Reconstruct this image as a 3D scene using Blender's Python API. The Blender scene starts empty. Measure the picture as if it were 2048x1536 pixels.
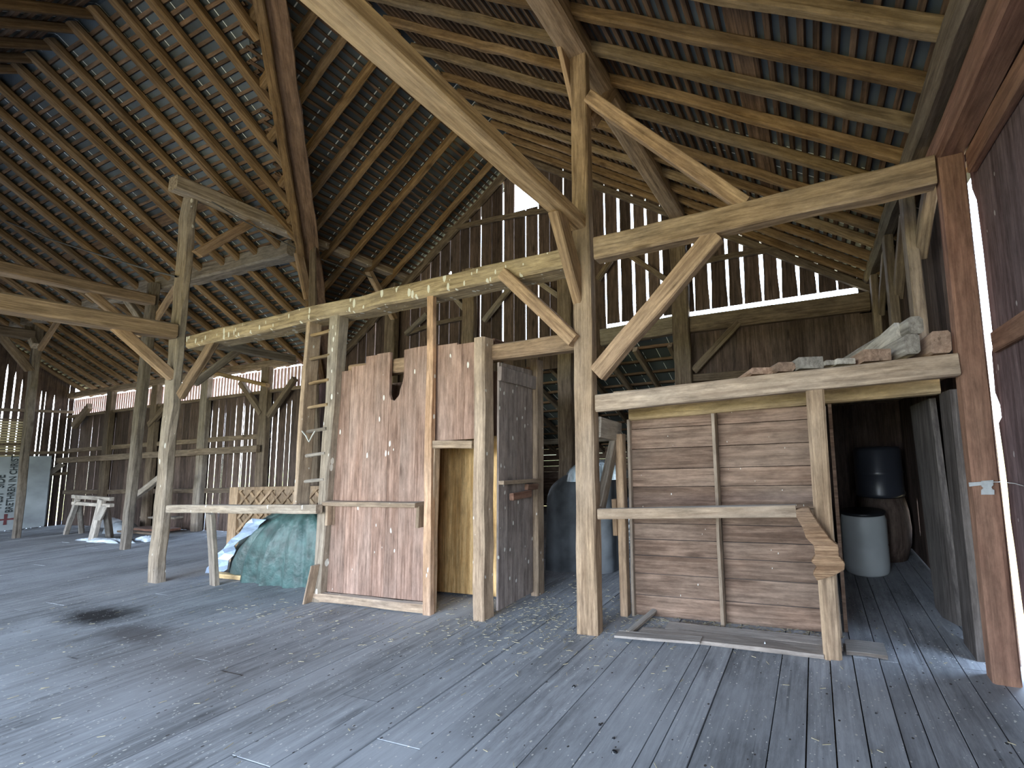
import bpy, bmesh, math, random
import numpy as np
from mathutils import Vector, Matrix
random.seed(7)
sc = bpy.context.scene

# ------------------------------------------------------------------ camera
W_, H_ = 2048, 1536
FPX = 760.87
CX, CY = 1397.6, 820.6            # principal point (lens shift)
CAMZ = 1.6
def _R(a, b, g):
    Rx = np.array([[1,0,0],[0,math.cos(a),-math.sin(a)],[0,math.sin(a),math.cos(a)]])
    Ry = np.array([[math.cos(b),0,math.sin(b)],[0,1,0],[-math.sin(b),0,math.cos(b)]])
    Rz = np.array([[math.cos(g),-math.sin(g),0],[math.sin(g),math.cos(g),0],[0,0,1]])
    return Rz @ Rx @ Ry
M = _R(-.090, .291, -.043)
right = Vector((M[0,0], M[0,2], -M[0,1])); down = Vector((M[1,0], M[1,2], -M[1,1])); fwd = Vector((M[2,0], M[2,2], -M[2,1]))
cd = bpy.data.cameras.new('camera'); cam = bpy.data.objects.new('camera', cd)
sc.collection.objects.link(cam); sc.camera = cam
mw = Matrix.Identity(4)
for i in range(3):
    mw[i][0] = right[i]; mw[i][1] = -down[i]; mw[i][2] = -fwd[i]
mw[2][3] = CAMZ
cam.matrix_world = mw
cd.sensor_width = 36; cd.lens = FPX / W_ * 36
cd.shift_x = -(CX - W_/2) / W_; cd.shift_y = (CY - H_/2) / W_
cd.clip_start = .02; cd.clip_end = 300

# ------------------------------------------------------------------ world and light
sc.view_settings.view_transform = 'Standard'; sc.view_settings.look = 'None'
sc.view_settings.gamma = 1; sc.view_settings.use_curve_mapping = False
sc.view_settings.exposure = 1.38
world = bpy.data.worlds.new('sky'); sc.world = world; world.use_nodes = True
wn = world.node_tree; wn.nodes.clear()
wo = wn.nodes.new('ShaderNodeOutputWorld'); bg = wn.nodes.new('ShaderNodeBackground')
tc = wn.nodes.new('ShaderNodeTexCoord'); sx = wn.nodes.new('ShaderNodeSeparateXYZ')
rp = wn.nodes.new('ShaderNodeValToRGB'); mr = wn.nodes.new('ShaderNodeMapRange')
wn.links.new(tc.outputs['Generated'], sx.inputs[0]); wn.links.new(sx.outputs['Z'], mr.inputs['Value'])
mr.inputs['From Min'].default_value = -1; mr.inputs['From Max'].default_value = 1
wn.links.new(mr.outputs[0], rp.inputs[0])
e = rp.color_ramp.elements
e[0].position = .0; e[0].color = (.26, .21, .12, 1)
e[1].position = 1.; e[1].color = (.50, .68, 1.0, 1)
for p, c in ((.46, (.30, .28, .15, 1)), (.49, (.35, .42, .25, 1)), (.52, (.80, .88, 1.0, 1)), (.7, (.62, .78, 1.0, 1))):
    q = e.new(p); q.color = c
wn.links.new(rp.outputs[0], bg.inputs[0]); bg.inputs[1].default_value = 6.0
wn.links.new(bg.outputs[0], wo.inputs[0])
def portal(name, loc, rot, sx_, sy_):
    l = bpy.data.lights.new(name, 'AREA'); l.shape = 'RECTANGLE'; l.size = sx_; l.size_y = sy_
    l.cycles.is_portal = True
    o = bpy.data.objects.new(name, l); o.location = loc; o.rotation_euler = rot; sc.collection.objects.link(o)
# open doorway in the right wall beside the camera, open door in the main front wall
portal('opening_portal', (1.3, -2.55, 1.8), (0, math.pi/2, 0), 3.6, 2.7)
portal('opening_portal', (-5.5, -3.95, 2.0), (math.pi/2, 0, 0), 9.0, 4.0)
portal('opening_portal', (-15.5, -1.95, 1.3), (math.pi/2, 0, 0), 7.0, 2.6)  # unseen wing opening, added to light the left side
cy = sc.cycles
cy.use_denoising = True
cy.max_bounces = 8; cy.diffuse_bounces = 6; cy.glossy_bounces = 2; cy.transmission_bounces = 4
cy.caustics_reflective = False; cy.caustics_refractive = False
cy.sample_clamp_indirect = 12

# ------------------------------------------------------------------ placing helpers (a photo point on a plane of the barn)
def ray(u, v):
    d = np.array([(u-CX)/FPX, (v-CY)/FPX, 1.]); w = M.T @ d
    return Vector((w[0], w[2], -w[1]))
C0 = Vector((0, 0, CAMZ))
def PY(u, v, y): r = ray(u, v); return C0 + r*(y/r.y)
def PX(u, v, x): r = ray(u, v); return C0 + r*(x/r.x)
def PZ(u, v, z=0): r = ray(u, v); return C0 + r*((z-CAMZ)/r.z)

# ------------------------------------------------------------------ materials
def _n(nt, t, **k):
    n = nt.nodes.new(t)
    for a, b in k.items(): setattr(n, a, b)
    return n
def wood(name, dark, light, axis='X', grain=9., flecks=0., dust=.35, patch=.5, grey=None, knots=True, fleckcol=(.75,.73,.66), rough=.85, var=.35, bump=.35, seam=None):
    m = bpy.data.materials.new(name); m.use_nodes = True; nt = m.node_tree; L = nt.links.new
    b = nt.nodes['Principled BSDF']; b.inputs['Roughness'].default_value = rough
    b.inputs['Specular IOR Level'].default_value = .2
    tc = _n(nt, 'ShaderNodeTexCoord'); oi = _n(nt, 'ShaderNodeObjectInfo')
    at = _n(nt, 'ShaderNodeAttribute', attribute_name='tone')
    # offset per object and per board
    add = _n(nt, 'ShaderNodeMath', operation='MULTIPLY_ADD'); L(at.outputs['Fac'], add.inputs[0]); add.inputs[1].default_value = 37.; L(oi.outputs['Random'], add.inputs[2])
    mul = _n(nt, 'ShaderNodeMath', operation='MULTIPLY'); L(add.outputs[0], mul.inputs[0]); mul.inputs[1].default_value = 13.
    cmb = _n(nt, 'ShaderNodeCombineXYZ'); [L(mul.outputs[0], cmb.inputs[i]) for i in range(3)]
    va = _n(nt, 'ShaderNodeVectorMath', operation='ADD'); L(tc.outputs['Object'], va.inputs[0]); L(cmb.outputs[0], va.inputs[1])
    s = {'X': (.05, 1, 1), 'Y': (1, .05, 1), 'Z': (1, 1, .05)}[axis]
    mp = _n(nt, 'ShaderNodeMapping'); mp.inputs['Scale'].default_value = tuple(grain*q for q in s); L(va.outputs[0], mp.inputs[0])
    n1 = _n(nt, 'ShaderNodeTexNoise'); n1.inputs['Scale'].default_value = 3.2; n1.inputs['Detail'].default_value = 9; n1.inputs['Roughness'].default_value = .68; n1.inputs['Distortion'].default_value = .5
    L(mp.outputs[0], n1.inputs['Vector'])
    r1 = _n(nt, 'ShaderNodeValToRGB'); r1.color_ramp.elements[0].position = .38; r1.color_ramp.elements[1].position = .62
    r1.color_ramp.elements[0].color = (*dark, 1); r1.color_ramp.elements[1].color = (*light, 1)
    L(n1.outputs['Fac'], r1.inputs[0])
    col = r1.outputs[0]
    def mix(fac, a, bb, mode='MIX'):
        x = _n(nt, 'ShaderNodeMix', data_type='RGBA', blend_type=mode)
        if isinstance(fac, float): x.inputs[0].default_value = fac
        else: L(fac, x.inputs[0])
        if isinstance(a, tuple): x.inputs[6].default_value = (*a, 1)
        else: L(a, x.inputs[6])
        if isinstance(bb, tuple): x.inputs[7].default_value = (*bb, 1)
        else: L(bb, x.inputs[7])
        return x.outputs[2]
    # broad patches of paler, weathered wood
    n2 = _n(nt, 'ShaderNodeTexNoise'); n2.inputs['Scale'].default_value = 1.3; n2.inputs['Detail'].default_value = 4
    mp2 = _n(nt, 'ShaderNodeMapping'); mp2.inputs['Scale'].default_value = tuple(max(q, .35)*1.6 for q in s); L(va.outputs[0], mp2.inputs[0]); L(mp2.outputs[0], n2.inputs['Vector'])
    mr = _n(nt, 'ShaderNodeMapRange'); mr.inputs['From Min'].default_value = .42; mr.inputs['From Max'].default_value = .72; mr.inputs['To Max'].default_value = patch
    L(n2.outputs['Fac'], mr.inputs['Value'])
    g = grey or tuple(.55*q + .45*sum(light)/3*1.05 for q in light)
    col = mix(mr.outputs[0], col, g)
    if knots:
        vo = _n(nt, 'ShaderNodeTexVoronoi'); vo.inputs['Scale'].default_value = 1.9
        mp3 = _n(nt, 'ShaderNodeMapping'); mp3.inputs['Scale'].default_value = tuple({.05: .55}.get(q, 1.5) for q in s); L(va.outputs[0], mp3.inputs[0]); L(mp3.outputs[0], vo.inputs['Vector'])
        kr = _n(nt, 'ShaderNodeMapRange'); kr.inputs['From Min'].default_value = .05; kr.inputs['From Max'].default_value = .12; kr.inputs['To Min'].default_value = .75; kr.inputs['To Max'].default_value = 0
        L(vo.outputs['Distance'], kr.inputs['Value'])
        col = mix(kr.outputs[0], col, tuple(q*.5 for q in dark))
    # thin dark checks along the grain
    mp4 = _n(nt, 'ShaderNodeMapping'); mp4.inputs['Scale'].default_value = tuple({.05: .5}.get(q, 20.) for q in s); L(va.outputs[0], mp4.inputs[0])
    n4 = _n(nt, 'ShaderNodeTexNoise'); n4.inputs['Scale'].default_value = 1.; n4.inputs['Detail'].default_value = 3; L(mp4.outputs[0], n4.inputs['Vector'])
    cr = _n(nt, 'ShaderNodeMapRange'); cr.inputs['From Min'].default_value = .34; cr.inputs['From Max'].default_value = .29; cr.inputs['To Max'].default_value = .55
    L(n4.outputs['Fac'], cr.inputs['Value']); col = mix(cr.outputs[0], col, tuple(q*.45 for q in dark))
    # fine mottling and saw marks
    n5 = _n(nt, 'ShaderNodeTexNoise'); n5.inputs['Scale'].default_value = 1.; n5.inputs['Detail'].default_value = 8; n5.inputs['Roughness'].default_value = .75
    mp5 = _n(nt, 'ShaderNodeMapping'); mp5.inputs['Scale'].default_value = tuple({.05: 4.}.get(q, 14.) for q in s); L(va.outputs[0], mp5.inputs[0]); L(mp5.outputs[0], n5.inputs['Vector'])
    m5 = _n(nt, 'ShaderNodeMapRange'); m5.inputs['From Min'].default_value = .3; m5.inputs['From Max'].default_value = .7; m5.inputs['To Min'].default_value = .62; m5.inputs['To Max'].default_value = 1.38; L(n5.outputs['Fac'], m5.inputs['Value'])
    v5 = _n(nt, 'ShaderNodeVectorMath', operation='SCALE'); L(col, v5.inputs[0]); L(m5.outputs[0], v5.inputs['Scale']); col = v5.outputs[0]
    # tone variation
    tv = _n(nt, 'ShaderNodeMath', operation='ADD'); L(at.outputs['Fac'], tv.inputs[0]); L(oi.outputs['Random'], tv.inputs[1])
    fr = _n(nt, 'ShaderNodeMath', operation='FRACT'); L(tv.outputs[0], fr.inputs[0])
    m2 = _n(nt, 'ShaderNodeMapRange'); m2.inputs['To Min'].default_value = 1-var; m2.inputs['To Max'].default_value = 1+var*.6; L(fr.outputs[0], m2.inputs['Value'])
    vm = _n(nt, 'ShaderNodeVectorMath', operation='SCALE'); L(col, vm.inputs[0]); L(m2.outputs[0], vm.inputs['Scale'])
    col = vm.outputs[0]
    if dust:
        gm = _n(nt, 'ShaderNodeNewGeometry'); sp = _n(nt, 'ShaderNodeSeparateXYZ'); L(gm.outputs['Normal'], sp.inputs[0])
        dr = _n(nt, 'ShaderNodeMapRange'); dr.inputs['From Min'].default_value = .6; dr.inputs['From Max'].default_value = .95; dr.inputs['To Max'].default_value = dust; L(sp.outputs['Z'], dr.inputs['Value'])
        col = mix(dr.outputs[0], col, (.42, .42, .41))
    if flecks:
        vf = _n(nt, 'ShaderNodeTexVoronoi'); vf.inputs['Scale'].default_value = 1.
        gp = _n(nt, 'ShaderNodeNewGeometry')
        mf = _n(nt, 'ShaderNodeMapping'); mf.inputs['Scale'].default_value = (22., 22., 9.); L(gp.outputs['Position'], mf.inputs[0])
        nz = _n(nt, 'ShaderNodeTexNoise'); nz.inputs['Scale'].default_value = 1.5; L(mf.outputs[0], nz.inputs['Vector'])
        av = _n(nt, 'ShaderNodeMixRGB'); av.inputs[0].default_value = .22; L(mf.outputs[0], av.inputs[1]); L(nz.outputs['Color'], av.inputs[2]); L(av.outputs[0], vf.inputs['Vector'])
        sc_ = _n(nt, 'ShaderNodeSeparateColor'); L(vf.outputs['Color'], sc_.inputs[0])
        th = _n(nt, 'ShaderNodeMath', operation='MULTIPLY'); L(sc_.outputs[0], th.inputs[0]); th.inputs[1].default_value = .26*flecks
        lt = _n(nt, 'ShaderNodeMath', operation='LESS_THAN'); L(vf.outputs['Distance'], lt.inputs[0]); L(th.outputs[0], lt.inputs[1])
        gt = _n(nt, 'ShaderNodeMath', operation='GREATER_THAN'); L(sc_.outputs[1], gt.inputs[0]); gt.inputs[1].default_value = .36
        mm = _n(nt, 'ShaderNodeMath', operation='MULTIPLY'); L(lt.outputs[0], mm.inputs[0]); L(gt.outputs[0], mm.inputs[1])
        m3 = _n(nt, 'ShaderNodeMath', operation='MULTIPLY'); L(mm.outputs[0], m3.inputs[0]); m3.inputs[1].default_value = .85
        col = mix(m3.outputs[0], col, fleckcol)
    L(col, b.inputs['Base Color'])
    bp = _n(nt, 'ShaderNodeBump'); bp.inputs['Strength'].default_value = bump; bp.inputs['Distance'].default_value = .02
    L(n1.outputs['Fac'], bp.inputs['Height']); L(bp.outputs[0], b.inputs['Normal'])
    return m
def plain(name, col, rough=.6, noise=.25, scale=6., metal=0., spec=.4, bump=.15):
    m = bpy.data.materials.new(name); m.use_nodes = True; nt = m.node_tree; L = nt.links.new
    b = nt.nodes['Principled BSDF']; b.inputs['Roughness'].default_value = rough; b.inputs['Metallic'].default_value = metal
    b.inputs['Specular IOR Level'].default_value = spec
    tc = _n(nt, 'ShaderNodeTexCoord'); n = _n(nt, 'ShaderNodeTexNoise'); n.inputs['Scale'].default_value = scale; n.inputs['Detail'].default_value = 6
    L(tc.outputs['Object'], n.inputs['Vector'])
    r = _n(nt, 'ShaderNodeValToRGB'); r.color_ramp.elements[0].position = .3; r.color_ramp.elements[1].position = .7
    r.color_ramp.elements[0].color = (*[q*(1-noise) for q in col], 1); r.color_ramp.elements[1].color = (*[min(1, q*(1+noise)) for q in col], 1)
    L(n.outputs['Fac'], r.inputs[0]); L(r.outputs[0], b.inputs['Base Color'])
    bp = _n(nt, 'ShaderNodeBump'); bp.inputs['Strength'].default_value = bump; bp.inputs['Distance'].default_value = .02
    L(n.outputs['Fac'], bp.inputs['Height']); L(bp.outputs[0], b.inputs['Normal'])
    return m

TIMBER = wood('hewn_timber', (.22,.145,.09), (.47,.33,.21), flecks=0, dust=.5, patch=.45)
TIMBER_F = wood('hewn_timber_with_droppings', (.20,.145,.09), (.42,.32,.20), flecks=1.5, dust=.5, patch=.4)
TIMBER_G = wood('grey_timber', (.17,.135,.105), (.35,.295,.235), dust=.5, patch=.6)
TIMBER_GF = wood('grey_timber_with_droppings', (.19,.145,.105), (.40,.325,.245), flecks=1.2, dust=.5, patch=.6)
TIMBER_D = wood('dark_timber', (.12,.085,.06), (.25,.19,.135), dust=.25, patch=.3)
TIMBER_R = wood('reddish_timber', (.14,.065,.045), (.25,.13,.09), dust=.2, patch=.35, grey=(.32,.22,.15))
BRACE = wood('sawn_brace', (.24,.15,.09), (.46,.31,.19), dust=.3, patch=.3)
RAFTER = wood('rafter_wood', (.125,.07,.03), (.28,.175,.085), dust=0, patch=.4, var=.3)
RAFTER_P = wood('peeled_pole_wood', (.15,.095,.045), (.35,.24,.13), dust=0, patch=.5)
LATH = wood('lath_wood', (.12,.075,.045), (.27,.17,.095), dust=0, patch=.3, knots=False)
WALLB = wood('weathered_wall_board', (.055,.037,.03), (.145,.10,.082), axis='Z', dust=0, patch=.35, var=.45)
WALLP = wood('dark_red_brown_board', (.07,.045,.047), (.15,.105,.11), axis='Z', dust=0, patch=.3, var=.3, flecks=.6, fleckcol=(.4,.36,.36))
BOOTH = wood('reddish_booth_board', (.21,.125,.09), (.40,.26,.20), axis='Z', flecks=1.15, dust=0, patch=.35, grey=(.42,.34,.29), var=.16)
BOOTH_G = wood('greyed_booth_board', (.17,.13,.115), (.33,.27,.235), axis='Z', flecks=.7, dust=0, patch=.4, var=.2)
SIDING = wood('brown_siding_board', (.13,.08,.055), (.27,.18,.13), axis='X', flecks=.25, dust=.3, patch=.35, grey=(.30,.24,.19), var=.25)
PINE = wood('orange_pine', (.44,.25,.09), (.74,.50,.23), axis='Z', dust=0, patch=.1, var=.12, grain=7)
FLOORM = wood('grey_floor_plank', (.20,.21,.225), (.31,.325,.345), axis='Y', dust=0, patch=.55, grey=(.32,.335,.36), var=.2, bump=.2, grain=7)

# ------------------------------------------------------------------ mesh helpers
def setp(o, label=None, cat=None, group=None, kind=None):
    if label: o['label'] = label
    if cat: o['category'] = cat
    if group: o['group'] = group
    if kind: o['kind'] = kind
    return o
def link(name, me, mats, parent=None, mat4=None):
    o = bpy.data.objects.new(name, me); sc.collection.objects.link(o)
    for m in (mats if isinstance(mats, (list, tuple)) else [mats]): me.materials.append(m)
    if mat4 is not None: o.matrix_world = mat4
    if parent is not None:
        o.parent = parent; o.matrix_parent_inverse = parent.matrix_world.inverted()
    return o
def frame(p0, p1, up=Vector((0,0,1)), roll=0):
    x = (p1-p0).normalized()
    if abs(x.dot(up)) > .98: up = Vector((0,1,0))
    y = up.cross(x).normalized(); z = x.cross(y)
    m = Matrix.Identity(4)
    for i in range(3): m[i][0] = x[i]; m[i][1] = y[i]; m[i][2] = z[i]; m[i][3] = p0[i]
    return m @ Matrix.Rotation(roll, 4, 'X')
def beam_mesh(name, L, w, h, seg=None, jit=.004, ch=.12, taper=0, bend=0., cuts=(0, 0)):
    """A timber along local X; y = width w, z = height h, with worn corners, slight waviness and angled end cuts."""
    seg = seg or max(2, int(L/.35)); bm = bmesh.new(); rings = []
    c = min(w, h)*ch
    prof = [(-w/2+c,-h/2),(w/2-c,-h/2),(w/2,-h/2+c),(w/2,h/2-c),(w/2-c,h/2),(-w/2+c,h/2),(-w/2,h/2-c),(-w/2,-h/2+c)]
    for i in range(seg+1):
        t = i/seg; k = 1-taper*t
        dy = random.uniform(-jit, jit); dz = random.uniform(-jit, jit) + bend*math.sin(math.pi*t)
        cut = cuts[0]*(1-t) if i == 0 else (cuts[1] if i == seg else 0)
        rings.append([bm.verts.new((L*t + cut*z, y*k+dy+random.uniform(-jit, jit)*.7, z*k+dz+random.uniform(-jit, jit)*.7)) for y, z in prof])
    for a, b in zip(rings, rings[1:]):
        for j in range(8): bm.faces.new((a[j], a[(j+1)%8], b[(j+1)%8], b[j]))
    bm.faces.new(rings[0][::-1]); bm.faces.new(rings[-1])
    bmesh.ops.recalc_face_normals(bm, faces=bm.faces)
    me = bpy.data.meshes.new(name); bm.to_mesh(me); bm.free(); return me
def timber(name, p0, p1, w, h, mat=TIMBER, label=None, cat=None, group=None, kind=None, parent=None, up=Vector((0,0,1)), roll=0, **k):
    p0 = Vector(p0); p1 = Vector(p1)
    o = link(name, beam_mesh(name, (p1-p0).length, w, h, **k), mat, parent, frame(p0, p1, up, roll))
    return setp(o, label, cat, group, kind)
def post(x, y, z0, z1, wx, wy, mat, label, top=None, name='post', cat='post', group=None, **k):
    """A standing post; (x, y) is its foot centre, top=(x, y) where its head stands."""
    tx, ty = top or (x, y)
    return timber(name, (x, y, z0), (tx, ty, z1), wx, wy, mat, label, cat, group, up=Vector((0,1,0)), **k)
class MB:
    def __init__(s): s.bm = bmesh.new(); s.tone = s.bm.faces.layers.float.new('tone')
    def box(s, lo, hi, tone=None, mi=0, m=None):
        t = random.random() if tone is None else tone
        v = [Vector((x, y, z)) for x in (lo[0], hi[0]) for y in (lo[1], hi[1]) for z in (lo[2], hi[2])]
        if m is not None: v = [m @ q for q in v]
        v = [s.bm.verts.new(q) for q in v]
        for f in ((0,1,3,2),(4,6,7,5),(0,4,5,1),(2,3,7,6),(0,2,6,4),(1,5,7,3)):
            fa = s.bm.faces.new([v[i] for i in f]); fa[s.tone] = t; fa.material_index = mi
        return s
    def prism(s, pts, off, tone=None, mi=0):
        """pts: outline (3D, planar); extruded by vector off."""
        t = random.random() if tone is None else tone; off = Vector(off)
        a = [s.bm.verts.new(Vector(p)) for p in pts]; b = [s.bm.verts.new(Vector(p)+off) for p in pts]
        n = len(a); fs = [s.bm.faces.new(a), s.bm.faces.new(b[::-1])]
        for i in range(n): fs.append(s.bm.faces.new((a[i], b[i], b[(i+1)%n], a[(i+1)%n])))
        for f in fs: f[s.tone] = t; f.material_index = mi
        return s
    def build(s, name, mats, parent=None, **kw):
        bmesh.ops.recalc_face_normals(s.bm, faces=s.bm.faces)
        me = bpy.data.meshes.new(name); s.bm.to_mesh(me); s.bm.free()
        o = link(name, me, mats, parent); return setp(o, **kw)
def empty(name, loc, **kw):
    o = bpy.data.objects.new(name, None); o.location = loc; sc.collection.objects.link(o); o.empty_display_size = .1
    bpy.context.view_layer.update()
    return setp(o, **kw)
ORD = 'first second third fourth fifth sixth seventh eighth ninth tenth eleventh twelfth thirteenth fourteenth fifteenth sixteenth seventeenth eighteenth nineteenth twentieth'.split() + ['twenty-'+w for w in 'first second third fourth fifth sixth seventh eighth ninth'.split()]

# ------------------------------------------------------------------ the setting: key planes
YG = 6.2                                    # gable wall at the back
RIDGE = (-5.5, 7.97)
def zR(x): return 4.127 + .603*(.846-x)     # right roof slope (underside of laths)
def zL(x): return 3.72 + .70*(x+11.6)       # left roof slope
XR = (4.127+.603*.846-3.72-.7*11.6)/(1.303); ZR = zR(XR)
SW = .94; Z0W = 4.30; YW = 5.7
def zW(y): return Z0W - SW*(y-YW)           # far slope of the wing roof
YRW = 2.09; ZRW = zW(YRW)                   # wing ridge
def zN(y): return ZRW - SW*(YRW-y)          # near slope of the wing roof
XE = -22.2                                  # end wall of the wing
YF = -4.0                                   # front wall
XRW = 1.22                                  # right wall
# ------------------------------------------------------------------ roof skin
def tin(name, axis, pitch, off):
    m = bpy.data.materials.new(name); m.use_nodes = True; nt = m.node_tree; L = nt.links.new
    b = nt.nodes['Principled BSDF']; b.inputs['Roughness'].default_value = .5; b.inputs['Metallic'].default_value = .0; b.inputs['Specular IOR Level'].default_value = .5
    tc = _n(nt, 'ShaderNodeTexCoord'); s = _n(nt, 'ShaderNodeSeparateXYZ'); L(tc.outputs['Object'], s.inputs[0])
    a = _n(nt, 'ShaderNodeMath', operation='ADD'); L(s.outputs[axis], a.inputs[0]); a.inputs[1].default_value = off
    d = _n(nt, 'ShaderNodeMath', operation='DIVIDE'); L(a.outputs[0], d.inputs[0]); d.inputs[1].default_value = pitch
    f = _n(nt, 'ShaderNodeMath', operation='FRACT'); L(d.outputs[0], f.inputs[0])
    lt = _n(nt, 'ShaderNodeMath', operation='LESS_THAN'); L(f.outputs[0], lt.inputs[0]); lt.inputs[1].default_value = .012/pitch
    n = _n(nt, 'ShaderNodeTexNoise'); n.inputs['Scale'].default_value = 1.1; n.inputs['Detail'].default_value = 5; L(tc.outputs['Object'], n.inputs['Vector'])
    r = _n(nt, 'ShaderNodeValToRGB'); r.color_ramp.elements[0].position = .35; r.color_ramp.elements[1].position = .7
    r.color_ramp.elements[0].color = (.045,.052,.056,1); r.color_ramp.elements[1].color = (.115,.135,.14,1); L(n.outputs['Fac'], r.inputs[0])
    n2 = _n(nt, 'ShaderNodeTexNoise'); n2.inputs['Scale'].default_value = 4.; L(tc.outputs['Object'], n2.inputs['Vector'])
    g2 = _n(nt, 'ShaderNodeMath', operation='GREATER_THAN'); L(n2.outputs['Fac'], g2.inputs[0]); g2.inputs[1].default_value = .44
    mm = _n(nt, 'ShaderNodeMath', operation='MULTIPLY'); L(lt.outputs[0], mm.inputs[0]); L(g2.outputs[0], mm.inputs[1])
    x = _n(nt, 'ShaderNodeMix', data_type='RGBA'); L(mm.outputs[0], x.inputs[0]); L(r.outputs[0], x.inputs[6]); x.inputs[7].default_value = (.85,.88,.85,1)  # whitish stripes stand in for gleams of light along the tin seams
    L(x.outputs[2], b.inputs['Base Color']); return m
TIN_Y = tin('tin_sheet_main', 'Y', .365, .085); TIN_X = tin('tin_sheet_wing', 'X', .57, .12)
LT = .038                                     # lath thickness
# valley lines: where wing slope meets main left slope
def valley_x(y):                              # x on main left slope having wing height
    z = zW(y) if y >= YRW else zN(y)
    return (z - 3.72)/.70 - 11.6
YEV = (lambda: YW + (Z0W - zL(-12.0))/SW)()   # y of eave corner
def slab(name, pts, th, mat, off, **kw):
    b = MB(); b.prism([Vector(p)+Vector(off) for p in pts], (0, 0, th), .5); return b.build(name, mat, kind='structure', **kw)
xe_r, xe_l, y_b = 1.45, -12.1, 6.55
yv = YW + (Z0W - zL(xe_l))/SW                  # valley foot
xv = valley_x(YRW)                             # valley head on wing ridge
yn = YRW - (ZRW - zL(xe_l))/SW
up_ = (0, 0, LT+.004)
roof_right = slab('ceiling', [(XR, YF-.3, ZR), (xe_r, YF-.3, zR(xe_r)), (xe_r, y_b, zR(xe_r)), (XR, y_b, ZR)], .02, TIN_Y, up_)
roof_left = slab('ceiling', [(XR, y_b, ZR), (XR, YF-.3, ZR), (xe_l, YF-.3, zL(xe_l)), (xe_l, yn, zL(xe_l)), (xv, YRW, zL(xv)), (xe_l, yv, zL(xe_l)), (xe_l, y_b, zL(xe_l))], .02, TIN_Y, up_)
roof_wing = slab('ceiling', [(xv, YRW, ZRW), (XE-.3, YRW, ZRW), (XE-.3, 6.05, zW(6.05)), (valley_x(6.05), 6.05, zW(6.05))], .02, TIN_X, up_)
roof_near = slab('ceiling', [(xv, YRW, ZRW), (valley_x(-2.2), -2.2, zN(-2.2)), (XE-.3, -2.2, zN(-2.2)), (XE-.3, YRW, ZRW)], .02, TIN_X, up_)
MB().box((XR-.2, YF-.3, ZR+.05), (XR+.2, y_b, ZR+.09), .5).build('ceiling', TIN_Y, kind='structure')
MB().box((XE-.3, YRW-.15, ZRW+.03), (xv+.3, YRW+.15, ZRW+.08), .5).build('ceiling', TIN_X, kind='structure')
# laths: one board each, children of their roof slope
def lath(parent, p0, p1, w, nrm):
    p0, p1 = Vector(p0), Vector(p1)
    d = (p1-p0).normalized(); L_ = (p1-p0).length
    m = Matrix.Identity(4); z = Vector(nrm).normalized(); y = z.cross(d)
    for i in range(3): m[i][0] = d[i]; m[i][1] = y[i]; m[i][2] = z[i]; m[i][3] = p0[i]
    b = MB(); n = max(2, int(L_/.8)); prev = None; bm = b.bm; t = random.random()
    for i in range(n+1):
        a = L_*i/n; j = random.uniform(-.006, .006); ww = w/2*random.uniform(.86, 1.1)
        r = [bm.verts.new(m @ Vector((a, q+j, zz))) for q, zz in ((-ww,0),(ww,0),(ww,LT),(-ww,LT))]
        if prev:
            for k in range(4):
                f = bm.faces.new((prev[k], prev[(k+1)%4], r[(k+1)%4], r[k])); f[b.tone] = t
        prev = r
    return b.build('lath', LATH, parent)
LATH_W = wood('lath_wood_along_x', (.08,.05,.032), (.20,.12,.07), axis='X', dust=0, patch=.3, knots=False)
LATH = wood('lath_wood_along_y', (.075,.045,.028), (.20,.12,.07), axis='Y', dust=0, patch=.3, knots=False)
nR = (.603, 0, 1); nL = (-.70, 0, 1); nW = (0, SW, 1); nN = (0, -SW, 1)
x = xe_r-.08; i = 0
while x > XR+.05:
    wide = .2 if abs(x+.42) < .057 else .052
    lath(roof_right, (x, -1.5, zR(x)), (x, 6.4, zR(x)), wide, nR); x -= .116 + (.05 if wide > .1 else 0)
x = XR-.1
while x > xe_l+.1:
    z = zL(x)
    y0 = YW + (Z0W - z)/SW if z < ZRW else YF
    if z < ZRW: lath(roof_left, (x, max(y0, -3)-.05, z), (x, 6.4, z), .045, nL)
    else: lath(roof_left, (x, -1.5, z), (x, 6.4, z), .045, nL)
    x -= .108
y = YRW+.1
while y < 6.0:
    wide = .13 if abs(y-3.66) < .04 else .036
    lath(roof_wing, (XE-.2, y, zW(y)), (valley_x(y)+.05, y, zW(y)), wide, nW)
    y += .077 + (.03 if wide > .1 else 0)
_l = LATH; LATH = LATH_W
for o in [o for o in roof_wing.children]: o.data.materials[0] = LATH_W
y = YRW-.1
while y > -.6:
    lath(roof_near, (XE-.2, y, zN(y)), (valley_x(y)+.05, y, zN(y)), .05, nN); y -= .1

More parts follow.
